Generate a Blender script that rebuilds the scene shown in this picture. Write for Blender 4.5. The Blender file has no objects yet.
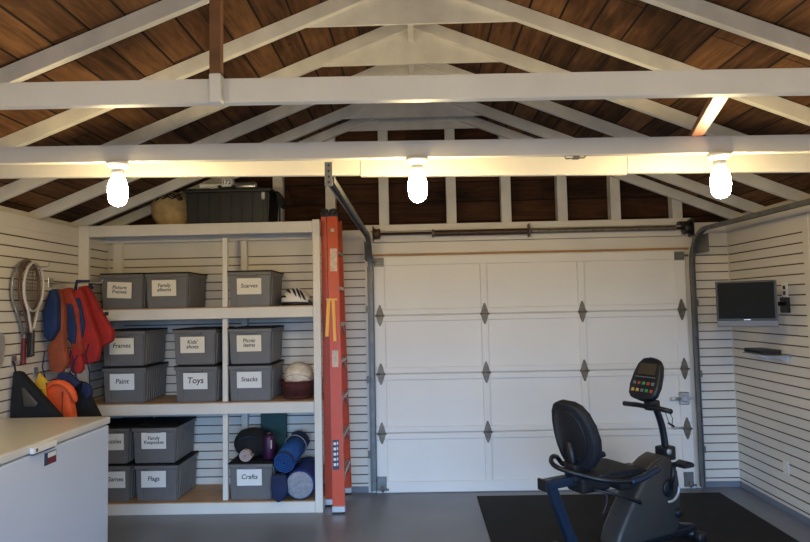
import bpy, bmesh, math, random
from mathutils import Vector, Matrix
random.seed(7)
SC = bpy.context.scene
COL = SC.collection
PI = math.pi

# ------------------------------------------------------------------ materials
def mat(name, color, rough=.6, metal=0., noise=0., nscale=8., bump=0., bscale=60., emit=None, estr=0., spec=.5, coat=0., alpha=1.):
    m = bpy.data.materials.new(name); m.use_nodes = True
    nt = m.node_tree; b = nt.nodes['Principled BSDF']
    b.inputs['Base Color'].default_value = (*color, 1)
    b.inputs['Roughness'].default_value = rough
    b.inputs['Metallic'].default_value = metal
    b.inputs['Specular IOR Level'].default_value = spec
    b.inputs['Coat Weight'].default_value = coat
    if emit:
        b.inputs['Emission Color'].default_value = (*emit, 1)
        b.inputs['Emission Strength'].default_value = estr
    if noise or bump:
        tc = nt.nodes.new('ShaderNodeTexCoord')
    if noise:
        n = nt.nodes.new('ShaderNodeTexNoise'); n.inputs['Scale'].default_value = nscale; n.inputs['Detail'].default_value = 4
        r = nt.nodes.new('ShaderNodeValToRGB')
        r.color_ramp.elements[0].position = .3; r.color_ramp.elements[1].position = .7
        r.color_ramp.elements[0].color = (*[max(0, c*(1-noise)) for c in color], 1)
        r.color_ramp.elements[1].color = (*[min(1, c*(1+noise*.6)) for c in color], 1)
        nt.links.new(tc.outputs['Object'], n.inputs['Vector']); nt.links.new(n.outputs['Fac'], r.inputs['Fac'])
        nt.links.new(r.outputs['Color'], b.inputs['Base Color'])
    if bump:
        n2 = nt.nodes.new('ShaderNodeTexNoise'); n2.inputs['Scale'].default_value = bscale; n2.inputs['Detail'].default_value = 3
        bp = nt.nodes.new('ShaderNodeBump'); bp.inputs['Strength'].default_value = bump; bp.inputs['Distance'].default_value = .01
        nt.links.new(tc.outputs['Object'], n2.inputs['Vector']); nt.links.new(n2.outputs['Fac'], bp.inputs['Height'])
        nt.links.new(bp.outputs['Normal'], b.inputs['Normal'])
    return m

def plank_mat(name, axis, width, along, dark, mid, light, seam=.03, rough=.75):
    """boards: seams every <width> metres along <axis>, grain running along <along>"""
    m = bpy.data.materials.new(name); m.use_nodes = True
    nt = m.node_tree; N = nt.nodes; Lk = nt.links; b = N['Principled BSDF']
    b.inputs['Roughness'].default_value = rough; b.inputs['Specular IOR Level'].default_value = .15
    tc = N.new('ShaderNodeTexCoord'); sp = N.new('ShaderNodeSeparateXYZ'); Lk.new(tc.outputs['Object'], sp.inputs[0])
    def mth(op, a, bb=None, c=None):
        q = N.new('ShaderNodeMath'); q.operation = op
        for i, v in enumerate((a, bb, c)):
            if v is None: continue
            if isinstance(v, (int, float)): q.inputs[i].default_value = v
            else: Lk.new(v, q.inputs[i])
        return q.outputs[0]
    s = mth('DIVIDE', sp.outputs[axis], width)
    idx = mth('FLOOR', s); fr = mth('FRACT', s)
    wn = N.new('ShaderNodeTexWhiteNoise'); wn.noise_dimensions = '1D'; Lk.new(idx, wn.inputs['W'])
    # butt joints: each board gets its own offset along the grain
    al = mth('ADD', mth('DIVIDE', sp.outputs[along], 2.4), mth('MULTIPLY', wn.outputs['Value'], 7.3))
    aidx = mth('FLOOR', al); afr = mth('FRACT', al)
    wn2 = N.new('ShaderNodeTexWhiteNoise'); wn2.noise_dimensions = '2D'
    cb = N.new('ShaderNodeCombineXYZ'); Lk.new(idx, cb.inputs[0]); Lk.new(aidx, cb.inputs[1]); Lk.new(cb.outputs[0], wn2.inputs['Vector'])
    cv = N.new('ShaderNodeCombineXYZ')
    sc = {axis: 26., along: 2.2}
    for i, ax in enumerate('XYZ'):
        k = sc.get(ax, 26.)
        Lk.new(mth('ADD', mth('MULTIPLY', sp.outputs[ax], k), mth('MULTIPLY', wn2.outputs['Value'], 31.)), cv.inputs[i])
    n1 = N.new('ShaderNodeTexNoise'); n1.inputs['Scale'].default_value = 1.; n1.inputs['Detail'].default_value = 6; n1.inputs['Roughness'].default_value = .65
    n1.inputs['Distortion'].default_value = .6
    Lk.new(cv.outputs[0], n1.inputs['Vector'])
    n2 = N.new('ShaderNodeTexNoise'); n2.inputs['Scale'].default_value = 2.6; n2.inputs['Detail'].default_value = 3
    Lk.new(tc.outputs['Object'], n2.inputs['Vector'])
    f = mth('ADD', mth('MULTIPLY', n1.outputs['Fac'], .62), mth('ADD', mth('MULTIPLY', n2.outputs['Fac'], .45), mth('MULTIPLY', mth('SUBTRACT', wn2.outputs['Value'], .5), .20)))
    r = N.new('ShaderNodeValToRGB'); e = r.color_ramp.elements
    e[0].position = .34; e[0].color = (*dark, 1); e[1].position = .72; e[1].color = (*light, 1)
    k = e.new(.52); k.color = (*mid, 1)
    Lk.new(f, r.inputs['Fac'])
    # knots
    vo = N.new('ShaderNodeTexVoronoi'); vo.inputs['Scale'].default_value = 3.1; Lk.new(tc.outputs['Object'], vo.inputs['Vector'])
    kn = mth('LESS_THAN', vo.outputs['Distance'], .045)
    sm = mth('MINIMUM', fr, mth('SUBTRACT', 1., fr)); sl = mth('LESS_THAN', sm, seam)
    am = mth('LESS_THAN', mth('MINIMUM', afr, mth('SUBTRACT', 1., afr)), .0012)
    mk = mth('MAXIMUM', mth('MAXIMUM', sl, am), mth('MULTIPLY', kn, .7))
    mx = N.new('ShaderNodeMix'); mx.data_type = 'RGBA'; Lk.new(mk, mx.inputs[0]); Lk.new(r.outputs['Color'], mx.inputs[6])
    mx.inputs[7].default_value = (.010, .006, .004, 1)
    Lk.new(mx.outputs[2], b.inputs['Base Color'])
    return m

M = {}
M['paint'] = mat('white_paint', (.72, .68, .60), .5, noise=.08, nscale=3, bump=.15, bscale=25)
M['paint2'] = mat('rafter_paint', (.66, .63, .56), .6, noise=.14, nscale=5, bump=.2, bscale=30)
M['slat'] = mat('slat_panel', (.70, .65, .57), .45, noise=.05, nscale=2)
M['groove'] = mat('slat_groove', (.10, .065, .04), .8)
M['door'] = mat('door_paint', (.80, .77, .72), .5, noise=.04, nscale=1.5)
M['doorgap'] = mat('door_gap', (.28, .24, .2), .8)
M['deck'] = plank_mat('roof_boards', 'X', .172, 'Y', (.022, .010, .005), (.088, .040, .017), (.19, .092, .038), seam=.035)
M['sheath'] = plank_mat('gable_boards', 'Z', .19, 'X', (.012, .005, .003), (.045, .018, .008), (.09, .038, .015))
M['brownwood'] = mat('brown_wood', (.17, .075, .028), .6, noise=.4, nscale=9)
M['orangewood'] = mat('orange_wood', (.13, .036, .010), .5, noise=.3, nscale=9)
M['trimwood'] = mat('trim_wood', (.42, .21, .09), .6, noise=.25, nscale=6)
M['ply'] = mat('plywood', (.46, .29, .16), .6, noise=.22, nscale=5)
M['galv'] = mat('galvanised_steel', (.20, .20, .195), .5, .6, noise=.2, nscale=12)
M['steel'] = mat('steel', (.55, .56, .57), .35, .9)
M['iron'] = mat('dark_hardware', (.20, .17, .13), .5, .6, noise=.3, nscale=30)
M['rust'] = mat('brown_spring', (.085, .045, .03), .5, .4, noise=.3, nscale=30)
M['black'] = mat('black_plastic', (.012, .012, .014), .45)
M['lid'] = mat('black_lid', (.012, .012, .013), .7, spec=.2)
M['gloss'] = mat('black_gloss', (.006, .007, .007), .55, spec=.12)
M['bin'] = mat('grey_plastic', (.155, .147, .142), .42, noise=.06, nscale=10)
M['card'] = mat('paper_label', (.80, .74, .60), .8)
M['cardw'] = mat('paper_label_white', (.78, .77, .73), .8)
M['ink'] = mat('ink', (.03, .03, .035), .8)
M['freezer'] = mat('daylit_enamel', (.60, .66, .76), .28, noise=.03, nscale=2)  # white enamel with the blue of the daylight put into its colour
M['fzlid'] = mat('freezer_lid', (.64, .62, .56), .3)
M['dkred'] = mat('dark_red', (.16, .015, .02), .5)
M['red'] = mat('red_fabric', (.36, .017, .012), .8, noise=.2, nscale=12, bump=.4, bscale=30)
M['redorange'] = mat('orange_red_fabric', (.34, .04, .017), .8, noise=.25, nscale=12, bump=.4, bscale=30)
M['orangef'] = mat('orange_fabric', (.85, .12, .025), .75, noise=.2, nscale=10, bump=.4, bscale=25)
M['rustf'] = mat('rusty_orange_fabric', (.32, .07, .025), .8, noise=.25, nscale=12, bump=.4, bscale=30)
M['bluef'] = mat('blue_fabric', (.008, .028, .10), .8, noise=.3, nscale=12, bump=.4, bscale=30)
M['navyf'] = mat('navy_fabric', (.012, .022, .075), .85, noise=.3, nscale=14, bump=.3, bscale=40)
M['blackf'] = mat('black_fabric', (.007, .008, .009), .9, noise=.4, nscale=14, bump=.3, bscale=40)
M['yellow'] = mat('yellow_cord', (.70, .42, .03), .8)
M['fiberglass'] = mat('orange_fibreglass', (.60, .072, .018), .4, noise=.08, nscale=6)
M['sticker'] = mat('pale_sticker', (.66, .52, .42), .6, noise=.25, nscale=40)
M['stickerd'] = mat('dark_sticker', (.03, .05, .09), .5)
M['strapy'] = mat('yellow_strap', (.92, .52, .11), .7)
M['alu'] = mat('aluminium', (.62, .60, .58), .4, .7)
M['porcelain'] = mat('porcelain', (.80, .79, .75), .3)
M['bulb'] = mat('lit_bulb', (.9, .9, .9), .5, emit=(1., .76, .37), estr=185.)
M['bulb_fill'] = mat('lit_bulb_weaker', (.9, .9, .9), .5, emit=(1., .76, .37), estr=110.)  # for the unseen lamps added to warm the front beam
M['rubber'] = mat('black_rubber', (.013, .012, .012), .75, noise=.3, nscale=5, bump=.2, bscale=150, spec=.25)
M['bikeblk'] = mat('bike_black', (.007, .010, .016), .4)
M['bikeblue'] = mat('bike_dark_frame', (.014, .03, .06), .35, .2)
M['pad'] = mat('bike_padding', (.006, .009, .015), .7, bump=.15, bscale=80)
M['shroud'] = mat('bike_shroud', (.050, .048, .046), .45, .2)
M['silver'] = mat('bike_silver', (.42, .44, .46), .35, .3)
M['lcd'] = mat('console_lcd', (.055, .045, .03), .35)
M['keyY'] = mat('key_yellow', (.5, .33, .08), .5); M['keyG'] = mat('key_green', (.03, .26, .07), .5)
M['keyR'] = mat('key_red', (.33, .06, .03), .5); M['keyB'] = mat('key_grey', (.13, .15, .16), .5)
M['tvsilver'] = mat('tv_silver', (.13, .12, .115), .4, .2)
M['beige'] = mat('beige_canvas', (.46, .32, .14), .85, noise=.35, nscale=9, bump=.4, bscale=14)
M['crate'] = mat('black_trunk', (.012, .011, .009), .5, noise=.3, nscale=7)
M['white'] = mat('white_plastic', (.78, .77, .74), .4)
M['basket'] = mat('dark_red_wicker', (.095, .018, .014), .7, noise=.5, nscale=60, bump=.8, bscale=90)
M['ball'] = mat('cream_ball', (.72, .62, .48), .55, noise=.25, nscale=18)
M['seamc'] = mat('ball_seam', (.30, .22, .16), .8)
M['helmet'] = mat('white_helmet', (.80, .76, .68), .3)
M['matblue'] = mat('blue_foam', (.008, .062, .22), .75, noise=.15, nscale=20, bump=.2, bscale=60)
M['sleep'] = mat('blue_sleeping_bag', (.012, .035, .20), .7, noise=.3, nscale=9, bump=.3, bscale=20)
M['greyf'] = mat('grey_lining', (.30, .32, .36), .9, noise=.25, nscale=40, bump=.4, bscale=50)
M['purple'] = mat('purple_fabric', (.045, .007, .038), .45, noise=.2, nscale=20)
M['green'] = mat('dark_green_board', (.010, .055, .050), .6)
M['pink'] = mat('pale_pink_foam', (.50, .40, .38), .8, noise=.2, nscale=30)
M['racketw'] = mat('racket_white', (.50, .47, .42), .35)
M['rackets'] = mat('racket_silver', (.26, .25, .23), .35, .5)
M['racketb'] = mat('racket_brown', (.13, .06, .035), .4)
M['string'] = mat('racket_string', (.16, .12, .08), .6)
M['glass'] = mat('frosted_shelf', (.30, .36, .42), .25)
M['clear'] = mat('outlet_white', (.75, .72, .66), .4)
def floor_mat():
    m = mat('painted_concrete', (.185, .20, .235), .36, noise=.16, nscale=1.6, bump=.08, bscale=30)
    return m
M['floor'] = floor_mat()

# ------------------------------------------------------------------ mesh builder
class MB:
    def __init__(s): s.bm = bmesh.new()
    def _merge(s, t, mi=0, smooth=False, mtx=None):
        if mtx is not None: bmesh.ops.transform(t, matrix=mtx, verts=t.verts)
        for f in t.faces: f.material_index = mi; f.smooth = smooth
        me = bpy.data.meshes.new('tmp'); t.to_mesh(me); t.free()
        s.bm.from_mesh(me); bpy.data.meshes.remove(me)
        return s
    def box(s, a, b, bev=0., mi=0, mtx=None, seg=1):
        t = bmesh.new(); bmesh.ops.create_cube(t, size=1)
        c = [(a[i]+b[i])/2 for i in range(3)]; d = [abs(b[i]-a[i]) for i in range(3)]
        bmesh.ops.transform(t, matrix=Matrix.Translation(c) @ Matrix.Diagonal((*d, 1)), verts=t.verts)
        if bev: bmesh.ops.bevel(t, geom=list(t.edges), offset=min(bev, min(d)*.45), segments=seg, profile=.6, affect='EDGES')
        return s._merge(t, mi, False, mtx)
    def prism(s, pts, a, b, plane='xz', bev=0., mi=0, smooth=False, seg=2, mtx=None):
        """polygon in a plane, extruded between a and b on the third axis"""
        t = bmesh.new()
        def P(p, k):
            if plane == 'xz': return (p[0], k, p[1])
            if plane == 'yz': return (k, p[0], p[1])
            return (p[0], p[1], k)
        va = [t.verts.new(P(p, a)) for p in pts]; vb = [t.verts.new(P(p, b)) for p in pts]
        t.faces.new(va); t.faces.new(vb[::-1])
        n = len(pts)
        for i in range(n): t.faces.new((va[i], vb[i], vb[(i+1) % n], va[(i+1) % n]))
        bmesh.ops.recalc_face_normals(t, faces=t.faces)
        if bev: bmesh.ops.bevel(t, geom=list(t.edges), offset=bev, segments=seg, profile=.5, affect='EDGES', clamp_overlap=True)
        return s._merge(t, mi, smooth, mtx)
    def hexa(s, bot, top, mi=0, bev=0.):
        """8-corner solid: bot and top are 4 points each, same winding"""
        t = bmesh.new(); vb = [t.verts.new(p) for p in bot]; vt = [t.verts.new(p) for p in top]
        t.faces.new(vb[::-1]); t.faces.new(vt)
        for i in range(4): t.faces.new((vb[i], vb[(i+1) % 4], vt[(i+1) % 4], vt[i]))
        bmesh.ops.recalc_face_normals(t, faces=t.faces)
        if bev: bmesh.ops.bevel(t, geom=list(t.edges), offset=bev, segments=2, affect='EDGES', clamp_overlap=True)
        return s._merge(t, mi)
    def tube(s, pts, r, n=10, closed=False, mi=0, rr=None, flat=None):
        pts = [Vector(p) for p in pts]; t = bmesh.new(); rings = []; N = len(pts)
        up = Vector((0, 0, 1)); prev = None
        for i, p in enumerate(pts):
            if closed: d = pts[(i+1) % N]-pts[i-1]
            else: d = pts[min(i+1, N-1)]-pts[max(i-1, 0)]
            d.normalize()
            if prev is None:
                ref = up if abs(d.dot(up)) < .9 else Vector((1, 0, 0)); a = d.cross(ref).normalized()
            else:
                a = (prev-d*prev.dot(d)); a = a.normalized() if a.length > 1e-6 else d.orthogonal().normalized()
            prev = a; b = d.cross(a)
            ri = rr[i] if rr else r
            fa = flat if flat else 1.
            rings.append([t.verts.new(p+a*math.cos(2*PI*k/n)*ri+b*math.sin(2*PI*k/n)*ri*fa) for k in range(n)])
        M_ = N if closed else N-1
        for i in range(M_):
            A, B = rings[i], rings[(i+1) % N]
            for k in range(n): t.faces.new((A[k], A[(k+1) % n], B[(k+1) % n], B[k]))
        if not closed: t.faces.new(rings[0][::-1]); t.faces.new(rings[-1])
        bmesh.ops.recalc_face_normals(t, faces=t.faces)
        return s._merge(t, mi, True)
    def sweep(s, path, prof, mi=0):
        """profile (x offset, normal offset) swept along a path in the YZ plane at x=0"""
        t = bmesh.new(); rings = []; N = len(path)
        for i, p in enumerate(path):
            a = path[max(i-1, 0)]; b = path[min(i+1, N-1)]
            d = Vector((b[0]-a[0], b[1]-a[1])).normalized(); nrm = Vector((-d.y, d.x))
            rings.append([t.verts.new((q[0], p[0]+nrm.x*q[1], p[1]+nrm.y*q[1])) for q in prof])
        n = len(prof)
        for i in range(N-1):
            for k in range(n): t.faces.new((rings[i][k], rings[i][(k+1) % n], rings[i+1][(k+1) % n], rings[i+1][k]))
        t.faces.new(rings[0][::-1]); t.faces.new(rings[-1])
        bmesh.ops.recalc_face_normals(t, faces=t.faces)
        return s._merge(t, mi)
    def lathe(s, prof, c=(0, 0, 0), axis='z', n=24, mi=0, mtx=None):
        t = bmesh.new(); rings = []
        for r, h in prof:
            rings.append([t.verts.new((max(r, 1e-4)*math.cos(2*PI*k/n), max(r, 1e-4)*math.sin(2*PI*k/n), h)) for k in range(n)])
        for A, B in zip(rings, rings[1:]):
            for k in range(n): t.faces.new((A[k], A[(k+1) % n], B[(k+1) % n], B[k]))
        t.faces.new(rings[0][::-1]); t.faces.new(rings[-1])
        bmesh.ops.recalc_face_normals(t, faces=t.faces)
        R_ = Matrix.Identity(4)
        if axis == 'x': R_ = Matrix.Rotation(PI/2, 4, 'Y')
        if axis == 'y': R_ = Matrix.Rotation(-PI/2, 4, 'X')
        t2 = Matrix.Translation(c) @ R_
        if mtx is not None: t2 = mtx @ t2
        return s._merge(t, mi, True, t2)
    def ball(s, c, r, sc=(1, 1, 1), mi=0, seg=20, mtx=None):
        t = bmesh.new(); bmesh.ops.create_uvsphere(t, u_segments=seg, v_segments=seg//2+2, radius=r)
        X = Matrix.Translation(c) @ Matrix.Diagonal((*sc, 1))
        if mtx is not None: X = mtx @ X
        return s._merge(t, mi, True, X)
    def move(s, mtx): bmesh.ops.transform(s.bm, matrix=mtx, verts=s.bm.verts); return s
    def build(s, name, m, parent=None, world=False, sub=0, kind=None, label=None, cat=None, group=None):
        me = bpy.data.meshes.new(name)
        if world and parent is not None:
            bmesh.ops.transform(s.bm, matrix=wmat(parent).inverted(), verts=s.bm.verts)
        s.bm.to_mesh(me); s.bm.free()
        for k in (m if isinstance(m, (list, tuple)) else [m]): me.materials.append(M[k])
        o = bpy.data.objects.new(name, me); COL.objects.link(o)
        if parent is not None: o.parent = parent
        if sub:
            md = o.modifiers.new('smooth', 'SUBSURF'); md.levels = sub; md.render_levels = sub
            for p in me.polygons: p.use_smooth = True
        tag(o, label, cat, group, kind)
        return o

def wmat(o):
    x = Matrix.Translation(o.location) @ o.rotation_euler.to_matrix().to_4x4()
    return wmat(o.parent) @ x if o.parent else x
def tag(o, label=None, cat=None, group=None, kind=None):
    if label: o['label'] = label
    if cat: o['category'] = cat
    if group: o['group'] = group
    if kind: o['kind'] = kind
    return o
def thing(name, label, cat, loc=(0, 0, 0), rz=0., group=None):
    o = bpy.data.objects.new(name, None); COL.objects.link(o); o.location = loc; o.rotation_euler = (0, 0, rz)
    o.empty_display_size = .1
    return tag(o, label, cat, group)
def copy_tree(o, parent=None):
    c = o.copy(); COL.objects.link(c)
    if parent is not None: c.parent = parent
    for ch in [x for x in bpy.data.objects if x.parent == o]: copy_tree(ch, c)
    return c
def text_mesh(body, size, name, m, parent, mtx, shear=.15, depth=.0004, lab=None):
    cu = bpy.data.curves.new('txt', 'FONT'); cu.body = body; cu.size = size; cu.align_x = 'CENTER'; cu.align_y = 'CENTER'
    cu.extrude = depth; cu.shear = shear; cu.resolution_u = 3; cu.offset = size*.012
    cu.space_line = .85
    to = bpy.data.objects.new('txt', cu); COL.objects.link(to)
    me = bpy.data.meshes.new_from_object(to)
    bpy.data.objects.remove(to); bpy.data.curves.remove(cu)
    me.transform(mtx); me.name = name; me.materials.clear(); me.materials.append(M[m])
    o = bpy.data.objects.new(name, me); COL.objects.link(o); o.parent = parent
    if lab: o['label'] = lab
    return o
FACE = Matrix.Rotation(PI/2, 4, 'X')      # text lying in XY turned to face -Y

# ------------------------------------------------------------------ room constants
XW = 2.87; D = 5.53; YB = -1.4
EZ = 2.42; SL = .40                        # underside of the rafters at the wall, roof slope
TH = .094                                  # vertical thickness of rafter
def rz_(x): return EZ+SL*(XW-abs(x))       # rafter underside
GR = [2.2425-.0773*k for k in range(29)]

def slat_faces(mb, o, u, n, L, z0, z1, grooves, gh=.0095, gd=.011, t=.03):
    """slatted panel from point o along unit u, facing n, with recessed horizontal grooves"""
    bm = mb.bm; o = Vector(o); u = Vector(u); n = Vector(n)
    prof = [(z0, 0, 0)]
    for g in sorted(grooves):
        if g-gh/2 <= z0+.01 or g+gh/2 >= z1-.01: continue
        prof += [(g-gh/2, 0, 1), (g-gh/2, -gd, 1), (g+gh/2, -gd, 1), (g+gh/2, 0, 0)]
    prof.append((z1, 0, 0)); prof.append((z1, -t, 0)); prof.append((z0, -t, 0))
    A = [bm.verts.new(o+n*d+Vector((0, 0, z))) for z, d, _ in prof]
    B = [bm.verts.new(o+n*d+Vector((0, 0, z))+u*L) for z, d, _ in prof]
    k = len(prof)
    for i in range(k):
        f = bm.faces.new((A[i], B[i], B[(i+1) % k], A[(i+1) % k])); f.material_index = prof[i][2]
    bm.faces.new(A[::-1]); bm.faces.new(B)
    bmesh.ops.recalc_face_normals(bm, faces=bm.faces)

# ---- floor
MB().box((-XW-.15, YB, -.12), (XW+.15, D+.15, 0)).build('floor', 'floor', kind='structure')
# ---- side walls
w = MB(); slat_faces(w, (-XW, YB, 0), (0, 1, 0), (1, 0, 0), D-YB, .055, 2.30, GR)
w.box((-XW-.03, YB, 2.30), (-XW+.006, D, 2.40), .002); w.box((-XW-.14, YB, 0), (-XW-.029, D+.15, 2.399)); w.box((-XW-.14, YB, 2.39), (-XW-.12, D+.15, 2.50))
w.build('wall_left', ['slat', 'groove'], kind='structure')
w = MB(); slat_faces(w, (XW, 4.455, 0), (0, 1, 0), (-1, 0, 0), D-4.455, .055, 2.30, [g-.072 for g in GR])
slat_faces(w, (XW, YB, 0), (0, 1, 0), (-1, 0, 0), 4.38-YB, .055, 2.30, [g-.072 for g in GR])
w.box((XW+.03, YB, 2.30), (XW-.004, D, 2.40), .002); w.box((XW-.012, 4.385, .03), (XW+.03, 4.45, 2.30), .002)
w.box((XW+.029, YB, 0), (XW+.14, D+.15, 2.399)); w.box((XW+.12, YB, 2.39), (XW+.14, D+.15, 2.50))
w.build('wall_right', ['slat', 'groove'], kind='structure')
# ---- back wall with door opening, header, gable framing
w = MB()
slat_faces(w, (-XW, D, 0), (1, 0, 0), (0, -1, 0), XW-.47, .055, 2.37, [g-.072 for g in GR])
slat_faces(w, (2.53, D, 0), (1, 0, 0), (0, -1, 0), XW-2.53, .055, 2.37, [g-.072 for g in GR])
w.box((-XW-.14, D+.03, 0), (-.40, D+.15, 2.40)); w.box((2.47, D+.03, 0), (XW+.14, D+.15, 2.40))
w.box((-.47, D-.012, 2.165), (2.53, D+.15, 2.272), .003); w.box((-.47, D-.02, 2.276), (2.53, D+.15, 2.372), .003)
w.box((-.47, D-.03, 2.376), (2.53, D+.15, 2.437), .003)
w.box((-.47, D-.005, 0), (-.398, D+.05, 2.165), .002); w.box((2.465, D-.005, 0), (2.53, D+.05, 2.165), .002)
wall_back = w.build('wall_back', ['paint', 'groove'], kind='structure')
wall_back.data.materials[0] = M['slat']
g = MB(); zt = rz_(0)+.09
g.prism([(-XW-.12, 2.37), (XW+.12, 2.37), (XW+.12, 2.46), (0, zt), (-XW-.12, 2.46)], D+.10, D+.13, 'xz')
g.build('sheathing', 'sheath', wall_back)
for x in (-2.30, -1.79, -1.28, -.785, -.285, .345, .855, 1.375, 1.865, 2.43):
    s = MB(); hw = .045
    s.prism([(x-hw, 2.372 if x < -.4 else 2.437), (x+hw, 2.372 if x < -.4 else 2.437), (x+hw, rz_(x+hw)+.05), (x-hw, rz_(x-hw)+.05)], D+.005, D+.095, 'xz')
    s.build('stud', 'paint2', wall_back)
MB().box((-.44, D-.034, 2.146), (2.50, D+.0, 2.164), .002).build('trim_1', 'trimwood', kind='structure')
for nm, a_, b2 in (('baseboard_left', (-XW-.029, YB, 0), (-XW+.004, D, .054)), ('baseboard_right', (XW-.004, YB, 0), (XW+.029, D, .054)),):
    MB().box(a_, b2, .003).build(nm, 'floor', kind='structure')
w = MB(); w.box((-XW+.004, D-.004, 0), (-.47, D+.029, .054), .003); w.box((2.53, D-.004, 0), (XW-.004, D+.029, .054), .003); w.build('baseboard_back', 'floor', kind='structure')
# ---- wall behind the camera with the open vehicle doorway that lets the daylight in
w = MB(); w.box((-XW-.14, YB-.12, 0), (-2.45, YB, 2.5)); w.box((2.45, YB-.12, 0), (XW+.14, YB, 2.5)); w.box((-2.45, YB-.12, 2.1), (2.45, YB, 2.5))
w.prism([(-XW-.14, 2.5), (XW+.14, 2.5), (0, zt)], YB-.12, YB, 'xz')
w.build('wall_front', 'paint', kind='structure')
# ---- ceiling = the board deck of the roof (two slopes)
w = MB(); e = XW+.2
for sg in (-1, 1):
    zi = rz_(0)+TH; ze = rz_(e)+TH
    w.hexa([(0, YB-.12, zi), (sg*e, YB-.12, ze), (sg*e, D+.2, ze), (0, D+.2, zi)],
           [(0, YB-.12, zi+.02), (sg*e, YB-.12, ze+.02), (sg*e, D+.2, ze+.02), (0, D+.2, zi+.02)])
w.build('ceiling', 'deck', kind='structure')

# ------------------------------------------------------------------ roof timbers
b = MB(); b.box((-.019, YB, rz_(0)-.085), (.019, D+.09, rz_(0)+TH-.012), .002)
tag(b.build('ridge_board', 'paint2'), 'white ridge board running front to back along the peak of the roof', 'ridge board')
def truss(y, label):
    t = thing('rafter_pair', label, 'rafters', (0, y, EZ), 0, 'white painted rafter pairs under the roof')
    for sg in (-1, 1):
        q = MB(); xe = XW+.118; pts = [(sg*.019, rz_(0)-EZ-.008), (sg*(XW-.02), .008), (sg*xe, rz_(xe)-EZ+.012), (sg*xe, rz_(xe)-EZ+TH-.004), (sg*.019, rz_(0)-EZ+TH-.012)]
        q.prism(pts, -.019, .019, 'xz', .0025, seg=1); q.build('rafter', 'paint2', t)
    q = MB(); zg = 3.33-EZ; hw = (XW-(3.33-EZ)/SL); zu = rz_(0)-.09-EZ
    q.prism([(-hw-.05, zg+.0), (hw+.05, zg+.0), (.045, zu+.13), (-.045, zu+.13)][:2]+[(XW-(zg+.05)/SL+.02, zg+.05), (.03, zu+.15), (-.03, zu+.15), (-(XW-(zg+.05)/SL)-.02, zg+.05)], .0195, .034, 'xz', .001, seg=1)
    q.build('gusset', 'paint2', t)
    return t
for y, l in ((2.80, 'white rafter pair nearest the camera, cut off by the top of the photo'),
             (3.39, 'second white rafter pair, its wide triangular gusset touching the top edge of the photo'),
             (3.97, 'third white rafter pair, its gusset just above the front tie beam'),
             (4.55, 'fourth white rafter pair, its peak hidden behind the front tie beam'),
             (5.12, 'fifth white rafter pair, last one before the studded gable wall'),
             (5.49, 'sixth and farthest white rafter pair, flat against the studded gable wall')):
    truss(y, l)
def beam(label, y0, y1, zc, slope, h, pieces):
    """long timber resting on both side walls, sagging by <slope> to the right"""
    q = MB()
    for x0, x1, dz in pieces:
        a, b2 = zc-slope*x0+dz, zc-slope*x1+dz
        q.hexa([(x0, y0, a), (x1, y0, b2), (x1, y1, b2), (x0, y1, a)], [(x0, y0, a+h), (x1, y0, b2+h), (x1, y1, b2+h), (x0, y1, a+h)], bev=.003)
    tag(q.build('tie_beam', 'paint'), label, 'beam', 'white tie beams')
xb = XW+.11
beam('long white tie beam nearest the camera, crossing the upper photo above the lamp beam', 2.03, 2.068, 2.395, .009, .086, [(-xb, xb, 0)])
beam('middle white tie beam, carrying the three lit lamps on its underside', 2.88, 2.918, 2.405, .010, .084, [(-xb, xb, 0)])
beam('brightly lit white tie beam directly behind the row of lamps', 3.316, 3.354, 2.412, .017, .125, [(-xb, -.30, .006), (-.299, 1.19, -.002), (1.191, xb, .006)])
beam('added unseen white tie beam over the camera, carrying the added fill lamps', +.50, +.538, 2.405, 0, .089, [(-xb, xb, 0)])  # unseen beam, added to carry the fill lamps
t = thing('hanging_post', 'brown wooden post hanging from the roof in front of the nearest tie beam', 'post', (-.674, 2.011, 2.392))
MB().box((-.019, -.018, .10), (.019, .018, rz_(.7)+TH-2.40-.02), .002).build('post', 'brownwood', t)
MB().box((-.0205, -.0185, 0), (.0205, .0185, .10), .003).build('painted_end', 'paint', t, label='white painted lower end')
q = MB(); a = Vector((1.105, 2.07, 2.425)); c = Vector((1.400, 2.95, 2.478)); d = (c-a).normalized(); n = Vector((-d.y, d.x, 0))*.028
up = Vector((0, 0, .03)); q.hexa([a+n, a-n, c-n, c+n], [a+n+up, a-n+up, c-n+up, c+n+up], bev=.002)
tag(q.build('loose_board', 'orangewood'), 'orange-brown wooden board bridging the two front tie beams, near the right lamp', 'board')

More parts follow.
